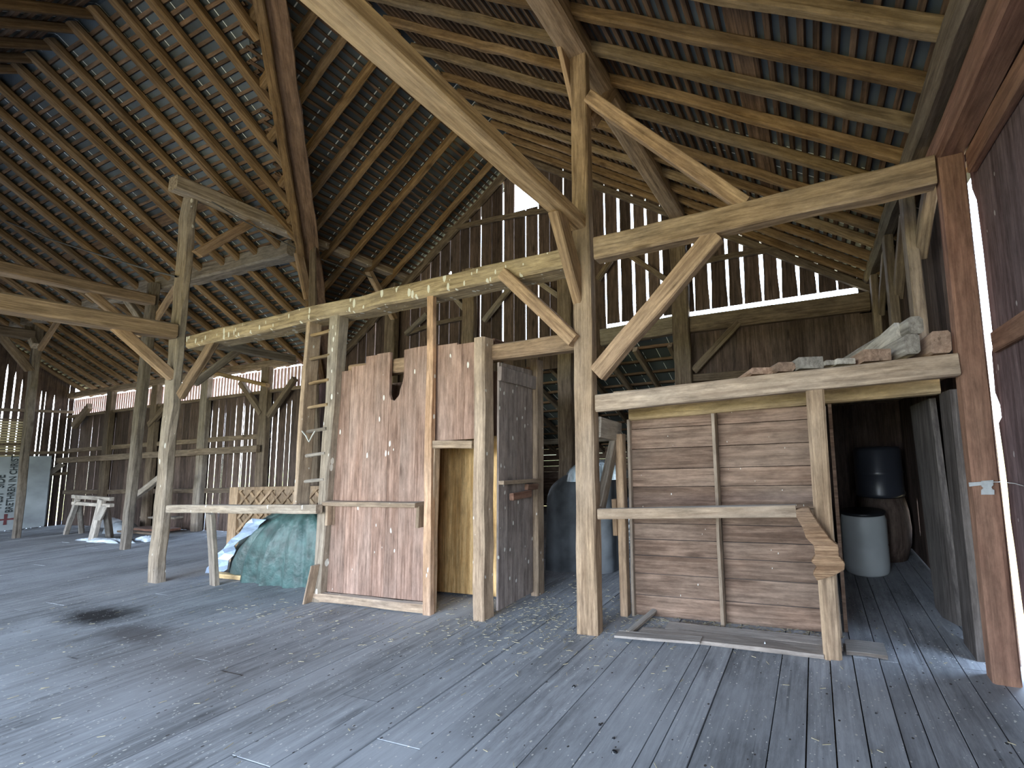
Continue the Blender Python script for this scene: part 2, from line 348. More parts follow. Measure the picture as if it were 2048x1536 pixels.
# ------------------------------------------------------------------ rafters
RD = .15                                      # rafter depth (vertical)
def rafter(p0, p1, w, h, label, group, mat=RAFTER, **k):
    return timber('rafter', p0, p1, w, h, mat, label, 'rafter', group, jit=.006, ch=.2, **k)
def drop(n, d): v = Vector(n).normalized(); return Vector((v.x*-d, v.y*-d, v.z*-d))
ysr = [-1.05, -.7, -.35, .0, .36, .72, 1.08, 1.4, 1.75, 2.08, 2.44, 2.8, 3.16, 3.52, 3.92, 4.4, 4.72, 5.06, 5.42, 5.74, 6.06]
for i, y in enumerate(reversed(ysr)):
    d = drop(nR, .062)
    k = len(ysr)-1-i
    m = RAFTER_P if k in (10, 12, 14, 17) else RAFTER
    kind = 'peeled log rafter' if m is RAFTER_P else 'sawn rafter'
    rafter(Vector((1.12, y, zR(1.12)))+d, Vector((XR+.02, y, ZR))+d, .085 if m is RAFTER_P else .07, .11,
           f'{kind} under the right-hand roof slope, {ORD[i]} one counted from the gable wall', 'rafters of the right-hand roof slope', m)
ysl = [2.24, 2.6, 2.96, 3.3, 3.68, 4.03, 4.36, 4.72, 5.06, 5.46, 5.88]
for i, y in enumerate(reversed(ysl)):
    d = drop(nL, .062)
    xf = valley_x(y) if y < yv-.1 else xe_l+.1
    xf = max(xf, xe_l+.1)
    rafter(Vector((XR-.02, y, ZR))+d, Vector((xf-.05, y, zL(xf-.05)))+d, .07, .11,
           f'brown rafter between ridge and valley of the left slope, {ORD[i]} one from the gable wall', 'rafters of the left slope of the main roof')
xsw = [-6.5, -7.08, -7.66, -8.22, -8.68, -9.24, -9.9, -10.47, -10.95, -11.7, -12.3, -12.85, -13.45, -14.1, -14.75, -15.4, -16.05, -16.7, -17.35, -18.0, -18.65, -19.3, -19.95, -20.6, -21.3, -22.0]
for i, x in enumerate(xsw):
    d = drop(nW, .062)
    zv = zL(x); ye = YW + (Z0W - zv)/SW if x > xe_l else 6.0
    ye = min(6.0, ye + (.22 if x > xe_l else 0))
    top = Vector((x, YRW+.01, ZRW)); bot = Vector((x, ye, zW(ye)))
    if x > xv:  # starts on the valley above the wing ridge: skip
        continue
    rafter(top+d, bot+d, .135, .10, f'brown rafter of the far left roof slope, {ORD[i]} one out from the valley', 'rafters of the far left roof slope')
for i, x in enumerate(xsw[4:20]):
    d = drop(nN, .062); yb = max(-2.1, -2.1)
    ye = max(yb, YRW - (ZRW - zL(x))/SW) if x > xe_l else yb
    rafter(Vector((x-.07, YRW-.01, ZRW))+d, Vector((x-.07, ye, zN(ye)))+d, .105, .10,
           f'yellowish rafter sloping down towards the camera from the left ridge, {ORD[i]} one from the valley', 'rafters of the near left roof slope')
# valley timbers (a heavy dark valley rafter and the pale plank under it)
def vp(t, dz=0): 
    p0 = Vector((xv, YRW, ZRW)); p1 = Vector((xe_l, yv, zL(xe_l))); q = p0.lerp(p1, t); q.z += dz; return q
nv = Vector((-.7, 0, 1)).normalized() + Vector((0, SW, 1)).normalized()
vA, vB = Vector((-5.60, 2.14, 7.62)), Vector((-11.35, 6.12, 3.58))
timber('valley_rafter', vA+Vector((.20, .02, .10)), vB+Vector((.20, .02, .10)), .22, .05, wood('valley_wood', (.10,.06,.04), (.21,.13,.085), dust=0, patch=.2), 'broad dark timber running down the valley between the two roofs', 'rafter', jit=.01)
timber('valley_plank', vA+Vector((0,0,-.03)), vB+Vector((0,0,-.03)), .10, .12, RAFTER, 'narrow paler timber hanging beside the dark valley timber', 'plank', jit=.005)

# ------------------------------------------------------------------ floor
def floor_build():
    b = MB(); x = -24.0; pl = []
    edges = [-.72, -.34, -.15, 0, .16, .34, .47, .65, .86, 1.05, 1.3]
    xs = []
    while x < -.95: xs.append(x); x += random.choice([.2, .24, .28, .3, .34]) * (1.6 if x < -9 else 1)
    xs += [-.9] + edges
    for x0, x1 in zip(xs, xs[1:]):
        y0 = YF-.5
        ends = sorted(random.uniform(-3.5, 9) for _ in range(3)) + [9.6]
        if x0 > -2.2: ends = [3.12+ .02*(x0) , 9.6]
        for ye in ends:
            dz = random.uniform(-.006, .003)
            b.box((x0+.004, y0+.002, -.05), (x1-.004, ye-.002, dz)); y0 = ye
    return b
def floor_mat():
    m = FLOORM; nt = m.node_tree; L = nt.links.new; bs = nt.nodes['Principled BSDF']
    src = bs.inputs['Base Color'].links[0].from_socket
    gp = _n(nt, 'ShaderNodeNewGeometry')
    def mix(fac, a, c):
        x = _n(nt, 'ShaderNodeMix', data_type='RGBA'); L(fac, x.inputs[0]); L(a, x.inputs[6]); x.inputs[7].default_value = (*c, 1); return x.outputs[2]
    # char stain with ragged edge, two lobes
    def blob(cx, cy_, rx, ry, lo, hi, amt):
        mp = _n(nt, 'ShaderNodeMapping', vector_type='POINT'); mp.inputs['Location'].default_value = (-cx/rx, -cy_/ry, 0); mp.inputs['Scale'].default_value = (1/rx, 1/ry, 0); L(gp.outputs['Position'], mp.inputs[0])
        ln = _n(nt, 'ShaderNodeVectorMath', operation='LENGTH'); L(mp.outputs[0], ln.inputs[0])
        nz = _n(nt, 'ShaderNodeTexNoise'); nz.inputs['Scale'].default_value = 5.; nz.inputs['Detail'].default_value = 12; nz.inputs['Roughness'].default_value = .8; L(gp.outputs['Position'], nz.inputs['Vector'])
        ad = _n(nt, 'ShaderNodeMath', operation='MULTIPLY_ADD'); L(nz.outputs['Fac'], ad.inputs[0]); ad.inputs[1].default_value = 1.6; L(ln.outputs['Value'], ad.inputs[2])
        r = _n(nt, 'ShaderNodeMapRange'); r.inputs['From Min'].default_value = hi; r.inputs['From Max'].default_value = lo; r.inputs['To Max'].default_value = amt; L(ad.outputs[0], r.inputs['Value']); return r.outputs[0]
    col = src
    # dusty mottling
    nz = _n(nt, 'ShaderNodeTexNoise'); nz.inputs['Scale'].default_value = 1.1; nz.inputs['Detail'].default_value = 8; L(gp.outputs['Position'], nz.inputs['Vector'])
    r = _n(nt, 'ShaderNodeMapRange'); r.inputs['From Min'].default_value = .42; r.inputs['From Max'].default_value = .68; r.inputs['To Max'].default_value = .7; L(nz.outputs['Fac'], r.inputs['Value'])
    col = mix(r.outputs[0], col, (.42, .445, .48))
    col = mix(blob(-7.75, 2.27, .75, .25, 1.15, 1.9, .97), col, (.018, .017, .018))
    col = mix(blob(-6.45, 2.12, .75, .2, 1.15, 1.7, .6), col, (.05, .04, .04))
    col = mix(blob(-5.2, 1.9, 1.6, .4, 1.1, 2.3, .35), col, (.12, .10, .09))
    # chaff: straw and droppings
    for sc_, thr, rad, c in ((26., .62, .2, (.55, .54, .50)), (48., .66, .28, (.6, .6, .58)), (13., .9, .13, (.05, .05, .05)), (30., .84, .25, (.07,.065,.06))):
        v = _n(nt, 'ShaderNodeTexVoronoi'); v.inputs['Scale'].default_value = sc_; L(gp.outputs['Position'], v.inputs['Vector'])
        s = _n(nt, 'ShaderNodeSeparateColor'); L(v.outputs['Color'], s.inputs[0])
        a = _n(nt, 'ShaderNodeMath', operation='GREATER_THAN'); L(s.outputs[0], a.inputs[0]); a.inputs[1].default_value = thr
        q = _n(nt, 'ShaderNodeMath', operation='MULTIPLY'); L(s.outputs[1], q.inputs[0]); q.inputs[1].default_value = rad
        c2 = _n(nt, 'ShaderNodeMath', operation='LESS_THAN'); L(v.outputs['Distance'], c2.inputs[0]); L(q.outputs[0], c2.inputs[1])
        mm = _n(nt, 'ShaderNodeMath', operation='MULTIPLY'); L(a.outputs[0], mm.inputs[0]); L(c2.outputs[0], mm.inputs[1])
        col = mix(mm.outputs[0], col, c)
    L(col, bs.inputs['Base Color'])
floor_mat()
fl = floor_build().build('floor', FLOORM, kind='structure')
MB().box((-24, YF-.5, -.3), (1.4, 9.6, -.052), .2).build('floor_joist_deck', TIMBER_D, fl)

# ------------------------------------------------------------------ walls
def board_wall(name, u0, u1, zt, zb, plane, axis, gaps, th=.025, bw=.27, mat=WALLB, gapw=.006, skip=None, vary=True, y_out=None):
    """Vertical boards. axis 'X' (boards side by side along x at y=plane) or 'Y'. gaps: {position: [(z, width), ...]}; zt, zb functions of the running coordinate."""
    b = MB(); pos = sorted(gaps) ; edges = [u0]
    for p in pos:
        while p - edges[-1] > bw*1.45: edges.append(edges[-1] + bw*random.uniform(.85, 1.15))
        edges.append(p)
    while u1 - edges[-1] > bw*1.45: edges.append(edges[-1] + bw*random.uniform(.85, 1.15))
    edges.append(u1)
    def prof(p):
        if p in gaps: return gaps[p]
        g = random.choice([0, .002, gapw]) if vary else 0
        return [(-9, g), (99, g)]
    pr = {p: prof(p) for p in edges}; pr[u0] = pr[u1] = [(-9, 0), (99, 0)]
    def gw(p, z):
        P = pr[p]
        for (za, wa), (zb_, wb) in zip(P, P[1:]):
            if za <= z <= zb_: return wa + (wb-wa)*(z-za)/(zb_-za+1e-9)
        return 0
    for a, c in zip(edges, edges[1:]):
        if c-a < .02: continue
        mid = (a+c)/2
        spans = [(zb(mid), zt(a), zt(c))]
        if skip and skip(mid): 
            s0, s1 = skip(mid); spans = [(zb(mid), s0, s0), (s1, zt(a), zt(c))]
        for z0, ta, tc_ in spans:
            zs = sorted({z0, min(ta, tc_)} | {z for p in (a, c) for z, _ in pr[p] if z0 < z < min(ta, tc_)})
            left = [(a + gw(a, z)/2, z) for z in zs]; rt = [(c - gw(c, z)/2, z) for z in zs]
            left[-1] = (left[-1][0], ta); rt[-1] = (rt[-1][0], tc_)
            poly = left + rt[::-1]
            if axis == 'X': b.prism([(u, plane, z) for u, z in poly], (0, th, 0))
            else: b.prism([(plane, u, z) for u, z in poly], (th, 0, 0))
    return b.build(name, mat, kind='structure')
# gable wall
gx = {}
def G(u, v, w, z0=None, z1=None, holes=()):
    x = round(PY(u, v, YG).x, 3); P = [(-9, w*.2), (z0 or 3.6, w*.5), ((z0 or 3.6)+.3, w), (z1 or 7, w), ((z1 or 7)+.25, w*.15), (99, .001)]
    for hz, hw, hh in holes:
        P = [p for p in P if not (hz-hh-.03 < p[0] < hz+hh+.03)] + [(hz-hh-.02, w*.5), (hz-hh*.6, hw), (hz+hh*.6, hw), (hz+hh+.02, w*.5)]
    P.sort(); gx[x] = P
for u, v, w, z1 in ((717,664,.018,4.9),(734,642,.022,5.2),(752,629,.028,9),(771,623,.03,9),(789,657,.03,5.0),(823,548,.022,6.05),(842,528,.022,6.3),(862,509,.022,6.5),(881,501,.03,6.35),(901,482,.03,6.9),
    (921,451,.012,6.9),(940,435,.022,7.1),(962,435,.035,7.1),(984,451,.010,7),(1006,435,.05,7.6),(1028,439,.016,6.6),(1051,482,.035,6.6),(1076,467,.035,6.6),(1099,451,.016,7.4),(1128,576,.035,7.5),
    (1211,560,.04,6.6),(1239,560,.065,6.5),(1267,560,.065,6.3),(1294,560,.055,6.1),(1322,529,.06,5.8),(1387,560,.035,5.5),(1419,560,.065,5.4),(1455,560,.055,5.15),(1484,545,.065,5.1),(1523,545,.07,4.75),(1559,545,.07,4.65),(1595,545,.06,4.5),(1634,560,.065,4.4),(1674,564,.05,4.3)):
    z0 = 4.05 if u > 1380 else 3.9
    h = {1128: [(3.42, .14, .09)], 789: [(4.77, .11, .06)], 1006: [], 901: [(5.6,.09,.04)]}.get(u, ())
    G(u, v, w, z0 if u > 1200 else 3.3, z1, h)
def g_bot(x): return 3.5 if x > .85 else 3.93 if x > -1.9 else (3.93 if x > -3.75 else (3.2 if x > -7 else 0))
def g_skip(x):
    if -5.86 < x < -5.13: return (6.63, 7.34)
    if -2.15 < x < -2.0: return None
    return None
wall_back = board_wall('wall_back', xe_l+.05, 1.25, lambda x: (zR(x) if x > XR else zL(x))-.004, g_bot, YG, 'X', gx, skip=g_skip)
# boarding below the girt in the right-hand bay, and of the loft end
MBw = board_wall('wall_back', -1.95, 1.25, lambda x: 3.60, lambda x: 0, YG, 'X', {}, bw=.3, vary=False)
# right wall behind the corner post
wall_right = board_wall('wall_right', 3.24, 6.25, lambda y: zR(XRW)-.01, lambda y: 0, XRW, 'Y', {5.62: [(-9, .0), (.3, .0), (.35, .03), (.75, .03), (.8, 0), (99, 0)]}, bw=.22, vary=False, mat=WALLB)
# the big board door in the right wall (nearly closed: daylight stands in its gap)
dz_ = [(0, 1.05), (.0, 1.05)]
door = empty('door_1', (XRW, .9, 0), kind='structure')
b = MB(); y = -1.18
edge = [PX(u, v, XRW) for u, v in ((2049,1240),(2043,1200),(2030,1100),(2021,1040),(2016,985),(2012,950),(2005,900),(1997,846),(2003,835),(2000,810),(1990,785),(1983,705),(1987,688),(1977,600),(1966,500),(1953,400),(1944,378),(1940,345),(1946,330),(1943,308),(1936,298))]
edge = [Vector((0, edge[0].y, .02))] + edge
while y < 2.9:
    y1 = min(y + random.uniform(.19, .26), 3.02)
    if y1 > 2.86: y1 = 3.02
    if y1 < 3.01: b.box((XRW, y, .02), (XRW+.03, y1-.002, 3.62))
    else:
        pts = [(XRW, y, .02)] + [(XRW, q.y, q.z) for q in edge] + [(XRW, y, edge[-1].z)]
        b.prism(pts, (.03, 0, 0)); break
    y = y1
b.build('door_board', WALLP, door)
timber('door_rail', (XRW-.03, -1.18, 3.5), (XRW-.03, 2.99, 3.5), .06, .16, TIMBER_R, parent=door)
timber('door_rail', (XRW-.02, -1.18, 2.28), (XRW-.02, 2.98, 2.2), .04, .14, TIMBER_R, parent=door)
timber('door_rail', (XRW-.02, -1.18, .35), (XRW-.02, 2.9, .35), .04, .14, TIMBER_R, parent=door)
MB().box((XRW, YF, 3.62), (XRW+.03, 3.24, zR(XRW)-.01), .3).build('wall_right', WALLP, kind='structure')
MB().box((XRW, YF, 0), (XRW+.03, -3.9, 3.62), .3).build('wall_right', WALLP, kind='structure')
# front walls behind the camera; open main door, wing opening added for light
MB().box((XR-5.2, YF-.03, 4.0), (XRW, YF, 4.6), .4).box((-12.1, YF-.03, 0), (-10.0, YF, 4.2), .4).box((-1.0, YF-.03, 0), (XRW, YF, 4.2), .4).prism([(-12.1, YF-.03, 3.9), (XRW, YF-.03, 3.9), (XRW, YF-.03, zR(XRW)), (XR, YF-.03, ZR), (-12.1, YF-.03, zL(-12.1))], (0,.03,0), .4).build('wall_front', WALLB, kind='structure')
MB().box((XE, -2.03, 0), (-19, -2.0, 4.0), .4).box((-12.1, -2.03, 0), (-12.0, -2.0, 4.0), .4).box((XE, -2.03, 2.6), (-12.1, -2.0, zN(-2.0)), .4).box((-12.13, YF, 0), (-12.1, -2.0, 3.9), .4).build('wall_front', WALLB, kind='structure')
# wing: far wall with louvred strip
wg = {}
for u, v, w in ((156,895,.03),(168,885,.0),(182,880,.03),(196,875,.025),(207,900,.015),(229,870,.025),(425,820,.03),(437,825,.035),(450,822,.02),(462,820,.015),(470,860,.035),(484,860,.04),(497,860,.03),(506,840,.035),(519,850,.025),(544,850,.03),(556,840,.045),(571,850,.02),(581,850,.025),(478,1000,.03),(440,1000,.02)):
    x = round(PY(u, v, YW).x, 3); w *= 1.05; wg[x] = [(-9, w*.5), (1, w), (2.0, w*1.0), (2.9, w), (3.2, w*.2), (99, 0)]
wall_far = board_wall('wall_far', XE, -11.0, lambda x: 3.33, lambda x: 0, YW, 'X', wg, bw=.34, th=.008)
lou = MB(); x = XE
LOUV = plain('pinkish_louvre_slat', (.62,.42,.39), .7, .15)  # pinkish pale slats, lightly mottled
while x < -11.0:
    lou.box((x, YW, 3.33), (x+.07, YW+.02, 3.84), random.random()); x += .125
setp(lou.build('louvre_strip', LOUV, wall_far), kind='stuff')
timber('girt', (XE, YW-.05, 3.30), (-11.0, YW-.05, 3.30), .09, .08, TIMBER_D, parent=wall_far)
# wing end wall
eg = {}
def GE(u, v, w, z0, z1):
    yy = round(PX(u, v, XE).y, 3); eg[yy] = [(-9, w*.8), (z0, w), (z1, w), (z1+.2, 0), (99, 0)]
GE(8,800,.028,.1,4.6); GE(28,780,.025,.1,4.4); GE(42,790,.02,2.2,4.2); GE(73,880,.02,.1,3.9); GE(84,860,.012,2.6,3.9); GE(101,870,.022,.1,3.8); GE(112,900,.012,.1,3.4); GE(131,870,.016,.1,3.5); GE(118,985,.012,.1,1.4)
for k_ in range(8): eg[round(2.0+k_*.3, 3)] = [(-9, .015), (0, .015), (4.8, .015), (99, 0)]
wall_left = board_wall('wall_left', -2.0, YW, lambda y: (zW(y) if y > YRW else zN(y))-.01, lambda y: 0, XE, 'Y', eg, bw=.18, gapw=.003, th=.012)
wall_left.location.x = -.02
for zz in (3.45, 2.2, 1.55): timber('girt', (XE+.05, 2.2, zz), (XE+.05, YW, zz), .08, .09, TIMBER_D, parent=wall_left)

# ------------------------------------------------------------------ the timber frame
def tieY(name, a, b_, yf, depth, mat, label, cat='beam', **k):
    """Beam along x whose front face runs between photo columns a=(u, vtop, vbottom) and b_."""
    A0, A1 = PY(a[0], a[1], yf), PY(a[0], a[2], yf); B0, B1 = PY(b_[0], b_[1], yf), PY(b_[0], b_[2], yf)
    p0 = (A0+A1)/2 + Vector((0, depth/2, 0)); p1 = (B0+B1)/2 + Vector((0, depth/2, 0))
    h = ((A0-A1).length + (B0-B1).length)/2
    return timber(name, p0, p1, depth, h, mat, label, cat, **k)
def braceY(u0, v0, u1, v1, y, w, t, mat, label, name='brace', cat='brace', **k):
    return timber(name, PY(u0, v0, y), PY(u1, v1, y), t, w, mat, label, cat, **{'jit': .003, **k})
def braceX(u0, v0, u1, v1, x, w, t, mat, label, name='brace', cat='brace', **k):
    return timber(name, PX(u0, v0, x), PX(u1, v1, x), t, w, mat, label, cat, **{'jit': .003, **k})
def postE(y, low, high, z1, mat, label, name='post', cat='post', z0=-.004, **k):
    """Post with front face at depth y; low/high = (u left, u front corner, u right, v) read at two heights."""
    def sect(uL, uM, uR, v):
        L_ = PY(uL, v, y); M_ = PY(uM, v, y); R_ = PX(uR, v, M_.x); return L_.x, M_.x, R_.y-y, L_.z
    a = sect(*low); b_ = sect(*high); wl, wh = a[1]-a[0], b_[1]-b_[0]; d = max(.05, min(.3, (a[2]+b_[2])/2))
    ca = (a[0]+a[1])/2; cb = (b_[0]+b_[1])/2; sl = (cb-ca)/(b_[3]-a[3])
    sw = (wh-wl)/(b_[3]-a[3]); w = wl+sw*(z0-a[3]); k.setdefault('taper', 1-max(.4, min(1.3, (wl+sw*(z1-a[3]))/w)))
    return post(ca+sl*(z0-a[3]), y+d/2, z0, z1, w, d, mat, label, top=(ca+sl*(z1-a[3]), y+d/2), name=name, cat=cat, **k)
def postP(u0, v0, u1, v1, yt, w, d, mat, label, **k):
    """Post whose foot centre is seen at (u0, v0) on the floor and head at (u1, v1) at depth yt."""
    f = PZ(u0, v0); t = PY(u1, v1, yt)
    return post(f.x, f.y+d/2, 0, t.z, d, w, mat, label, top=(t.x, yt+d/2), **k)
# post A (left front), B (centre), C (right door corner)
A = postE(3.03, (294, 313, 333, 1150), (361, 378, 393, 420), 5.72, TIMBER_GF, 'tall pale post left of the ladder, its foot whitened and split', jit=.008)
B = postE(3.0, (1148, 1186, 1199, 900), (1141, 1173, 1186, 330), 5.78, TIMBER, 'heavy central post where the long tie beams and the overhead beam meet', jit=.005)
cl, cr, tl, tr = PY(1984, 1337, 2.99), PY(2044, 1345, 2.99), PY(1877, 310, 2.99), PY(1930, 305, 2.99)
C = post((cl.x+cr.x)/2, 3.05, -.004, 3.62, (cr.x-cl.x), .12, TIMBER_R, 'reddish corner post beside the bright door gap, with a metal latch plate', top=((tl.x+tr.x)/2, 3.05), jit=.002, taper=1-(tr.x-tl.x)/(cr.x-cl.x))
tieY('tie_beam', (372, 672, 694), (1139, 487, 534), 3.0, .23, TIMBER_F, 'long tie beam streaked with white droppings, from the tall pale post to the central post', jit=.008)
tieY('tie_beam', (1187, 476, 515), (1872, 306, 369), 3.0, .12, TIMBER, 'tie beam from the central post up to the reddish corner post', jit=.006)
tieY('floor_beam', (1190, 789, 823), (1919, 704, 750), 2.98, .11, wood('pale_beam', (.25,.18,.125), (.47,.36,.265), dust=.4, patch=.4), 'pale beam carrying the small loft on the right', jit=.005)
# overhead beam coming towards the camera, and the lighter one at the left
pb = Vector((-2.04, 3.0, 3.66)); pf = Vector((-2.08, -3.8, 3.82))
p_a = PX(1181, 455, -1.92); p_b = PX(731, 0, -1.92); p_c = PX(1103, 434, -2.2); p_d = PX(590, 0, -2.2)
zt = p_a.z; zt2 = p_b.z; zb = p_c.z; zb2 = p_d.z
timber('overhead_beam', (-2.035, 3.0, 3.758), (-2.055, -1.2, 3.79), .19, .125, wood('brightly_lit_beam', (.42,.27,.14), (.78,.55,.31), dust=.3, patch=.3), 'massive brightly lit beam running overhead from the central post towards the camera', 'beam', jit=.004)  # strong light on this beam is put into its brighter wood colour
timber('overhead_beam', (-8.95, 3.02, 3.70-.11), (-8.95, -3.7, 3.60), .25, .22, TIMBER, 'light brown beam meeting the tall pale post from the lower left', 'beam', jit=.006)
timber('overhead_beam', (-13.2, 4.15, 5.13), (-13.2, -1.0, 5.13), .25, .22, TIMBER, 'darker beam coming from the left into the head of the middle far post', 'beam', jit=.008)
timber('overhead_beam', (-19.4, 4.3, 5.2), (-19.4, -1.0, 5.2), .26, .26, TIMBER_D, 'short dark beam entering the picture at the left edge by the outermost post', 'beam', jit=.008)
# plates
timber('roof_plate', (-8.8, 2.86, 5.78), (-8.8, YG, 5.74), .24, .22, TIMBER_GF, 'whitish plate beam running from the head of the tall pale post back to the gable', 'beam', jit=.006)
timber('roof_plate', (-2.05, YG, 5.68), (-2.03, .1, 5.62), .26, .26, TIMBER, 'brown plate beam over the central post, running back to the gable', 'beam', jit=.006)
tieY('wing_beam', (0, 639, 660), (575, 479, 508), 4.22, .22, TIMBER_G, 'long grey beam crossing the left part high up over the two far posts', jit=.008)
timber('wall_plate', (.98, -3.0, 3.78), (.965, YG, 4.0), .2, .17, TIMBER_D, 'dark round-edged eaves plate under the rafters at the right wall', 'beam', jit=.01, ch=.28)
timber('door_beam', (1.08, 3.2, 3.56+.13), (1.08, -3.0, 3.56+.13), .2, .2, TIMBER_R, 'reddish beam running overhead from the corner post along the door opening', 'beam', jit=.005)
timber('wall_plate', (XE+.1, YW-.08, 3.95), (-11.5, YW-.08, 3.95), .15, .16, TIMBER_D, 'dark eaves plate above the red louvre strip of the far left wall', 'beam', jit=.008)
timber('rail_beam', (-8.9, 3.3, 3.50), (-8.75, 4.3, 3.42), .10, .13, TIMBER_G, 'grey-brown rail joining the tall pale post to the post behind the ladder', 'beam')
# posts at the back of the left part
postE(4.12, (244, 254, 269, 1040), (281, 292, 306, 700), PY(300, 566, 4.12).z, TIMBER_G, 'grey-brown leaning post standing between the sawhorse and the tall pale post', jit=.005)
postE(4.33, (29, 34, 47, 1015), (62, 68, 84, 700), PY(84, 634, 4.33).z, TIMBER_G, 'outermost grey post at the left edge, in front of the lettered board', jit=.005)
postE(4.35, (613, 634, 645, 900), (616, 628, 632, 560), 5.62, TIMBER_D, 'dark post seen through the ladder rungs, standing behind the patterned panel', jit=.005)
# gable posts and braces
g_posts = [(805, -9.0, 5.55, 'first gable post from the left, under the whitish plate beam'), (960, -6.75, 5.5, 'second gable post, above the booth'),
           (1140, -4.4, 5.5, 'third gable post, just left of the central post'), (1362, -2.06, 5.7, 'fourth gable post, ending at the light gap over the loft')]
for u, x, z, lb in g_posts:
    post(x, YG-.13, 0, z, .30 if x > -3 else .30, .12, TIMBER_D, lb, jit=.008)
for (u0, v0, u1, v1, lb) in ((740,545,803,652,None),(855,628,812,668,'thin brace rising right from the first gable post'),(905,590,948,640,'thin brace coming down to the second gable post from the left'),
        (1022,574,968,642,'thin brace rising right from the second gable post'),(1078,565,1134,605,'thin brace falling to the third gable post'),
        (1222,520,1196,560,'short thin brace right of the central post'),(1256,508,1335,562,'thin brace falling right behind the tie beam to the fourth gable post')):
    if lb: braceY(u0, v0, u1, v1, YG-.1, .1, .07, TIMBER_G if u0 < 1100 else TIMBER_D, lb)
timber('brace', PX(738, 543, -8.8), Vector((-8.9, YG-.15, 4.72)), .1, .12, TIMBER, 'brown brace from the whitish plate beam back to the first gable post', 'brace')
tieY('girt', (1200, 655, 694), (1352, 633, 662), YG-.16, .15, TIMBER_G, 'grey rail under the ragged light gap, between central post and fourth gable post')
tieY('girt', (1372, 630, 668), (1740, 586, 616), YG-.12, .1, TIMBER_D, 'dark rail under the straight light gap over the small loft')
tieY('girt', (1378, 748, 765), (1560, 735, 748), YG-.1, .08, TIMBER_D, 'low dark rail on the boarded wall just above the loft')
braceY(1478, 645, 1388, 742, YG-.09, .13, .07, TIMBER_D, 'dark diagonal brace on the boarded wall over the loft')
timber('nailer', (-8.6, YG-.06, 4.36), (-6.95, YG-.06, 4.5), .05, .09, TIMBER_D, 'curved pole nailer across the slatted boards left of the booth posts', 'rail', bend=.05)
timber('nailer', PY(890, 462, YG-.06), PY(1110, 418, YG-.06), .05, .1, TIMBER_D, 'pole nailer crossing the gable boards just below the square opening', 'rail', bend=.04)
timber('nailer', PY(1372, 532, YG-.06), PY(1560, 498, YG-.06), .05, .09, TIMBER_D, 'pole nailer crossing the bright gable slits on the right', 'rail', bend=.03)
# gable rake boards
timber('rake_board', Vector((XR, YG-.05, ZR-.22)), Vector((1.05, YG-.05, zR(1.05)-.2)), .06, .12, TIMBER_D, 'dark board following the right slope along the top of the gable', 'board')
timber('rake_board', Vector((XR, YG-.05, ZR-.2)), Vector((-11.6, YG-.05, zL(-11.6)-.2)), .06, .16, TIMBER_D, 'dark board following the left slope along the top of the gable', 'board')
# braces of the front frame
braceY(432, 676, 362, 792, 3.05, .13, .06, BRACE, 'brace from the tall pale post up right to the long tie beam')
braceX(228, 650, 348, 756, -8.92, .12, .1, BRACE, 'brace from the tall pale post up left under the light brown beam')
braceX(492, 690, 388, 768, -8.85, .09, .07, TIMBER_G, 'darker brace behind the right brace of the tall pale post')
braceX(502, 446, 394, 508, -8.78, .11, .08, BRACE, 'thin brace under the whitish plate beam near the head of the tall pale post')
braceX(598, 508, 617, 600, -8.75, .11, .08, BRACE, 'small steep brace left of the post behind the ladder')
braceY(1008, 548, 1150, 682, 2.99, .13, .08, BRACE, 'light brace falling from the long tie beam to the central post above the booth')
braceY(1432, 470, 1196, 748, 3.06, .17, .1, BRACE, 'long brace from the central post up right to the tie beam', jit=.004)
timber('brace', PX(1115, 425, -2.05), PX(1172, 640, -2.05), .1, .16, BRACE, 'orange-brown brace between the overhead beam and the central post', 'brace')
braceY(1180, 197, 1492, 412, 3.05, .13, .09, BRACE, 'long diagonal from the upper central post down right onto the tie beam')
braceX(1098, -10, 1157, 240, -2.13, .12, .05, BRACE, 'slim plank brace on the upper central post, rising out of the picture')
timber('brace', PX(1226, 178, -1.95), PX(1183, 246, -1.95), .08, .1, BRACE, 'short brace behind the upper central post', 'brace')
# braces of the left part
braceX(180, 585, 285, 672, -13.2, .13, .1, TIMBER, 'brace under the darker beam at the middle far post')
braceY(254, 600, 286, 645, 4.25, .14, .08, TIMBER_G, 'small pale brace left of the middle far post')
braceY(352, 575, 306, 648, 4.22, .13, .06, TIMBER, 'brace rising right from the middle far post')
braceY(122, 634, 80, 698, 4.28, .14, .06, TIMBER, 'brace rising right from the outermost left post')
braceY(52, 656, 70, 692, 4.28, .16, .08, TIMBER_G, 'small pale brace left of the outermost left post')
braceX(-4, 664, 60, 742, -19.4, .14, .1, TIMBER_D, 'dark brace falling to the outermost left post')
# studs, rails and braces of the far left wall
for u, vt, vb, lb in ((222, 800, 1050, 'wall stud'), (312, 790, 1055, 'wall stud'), (412, 778, 1060, 'wall stud'), (532, 768, 1060, 'wall stud')):
    p = PY(u, vt, YW-.1); k = (222, 312, 412, 532).index(u)
    post(p.x, YW-.09, 0, 3.9, .28, .1, TIMBER_D if k != 2 else TIMBER_G, f'{["leftmost","second from left","third, paler","rightmost"][k]} stud of the far left wall under the red louvre strip', name='wall_stud')
for z, lb in ((1.95, 'main dark rail'), (2.25, 'thin upper rail'), (.98, 'low rail')):
    timber('wall_rail', (XE+.1, YW-.03 if z != 1.95 else YW-.2, z), (-12.3, YW-.03 if z != 1.95 else YW-.2, z), .06, .12 if z != 1.95 else .16, TIMBER_D, f'{lb} along the far left wall', 'rail')
braceY(590, 757, 538, 832, YW-.12, .13, .08, TIMBER_D, 'dark brace right of the rightmost stud of the far left wall')
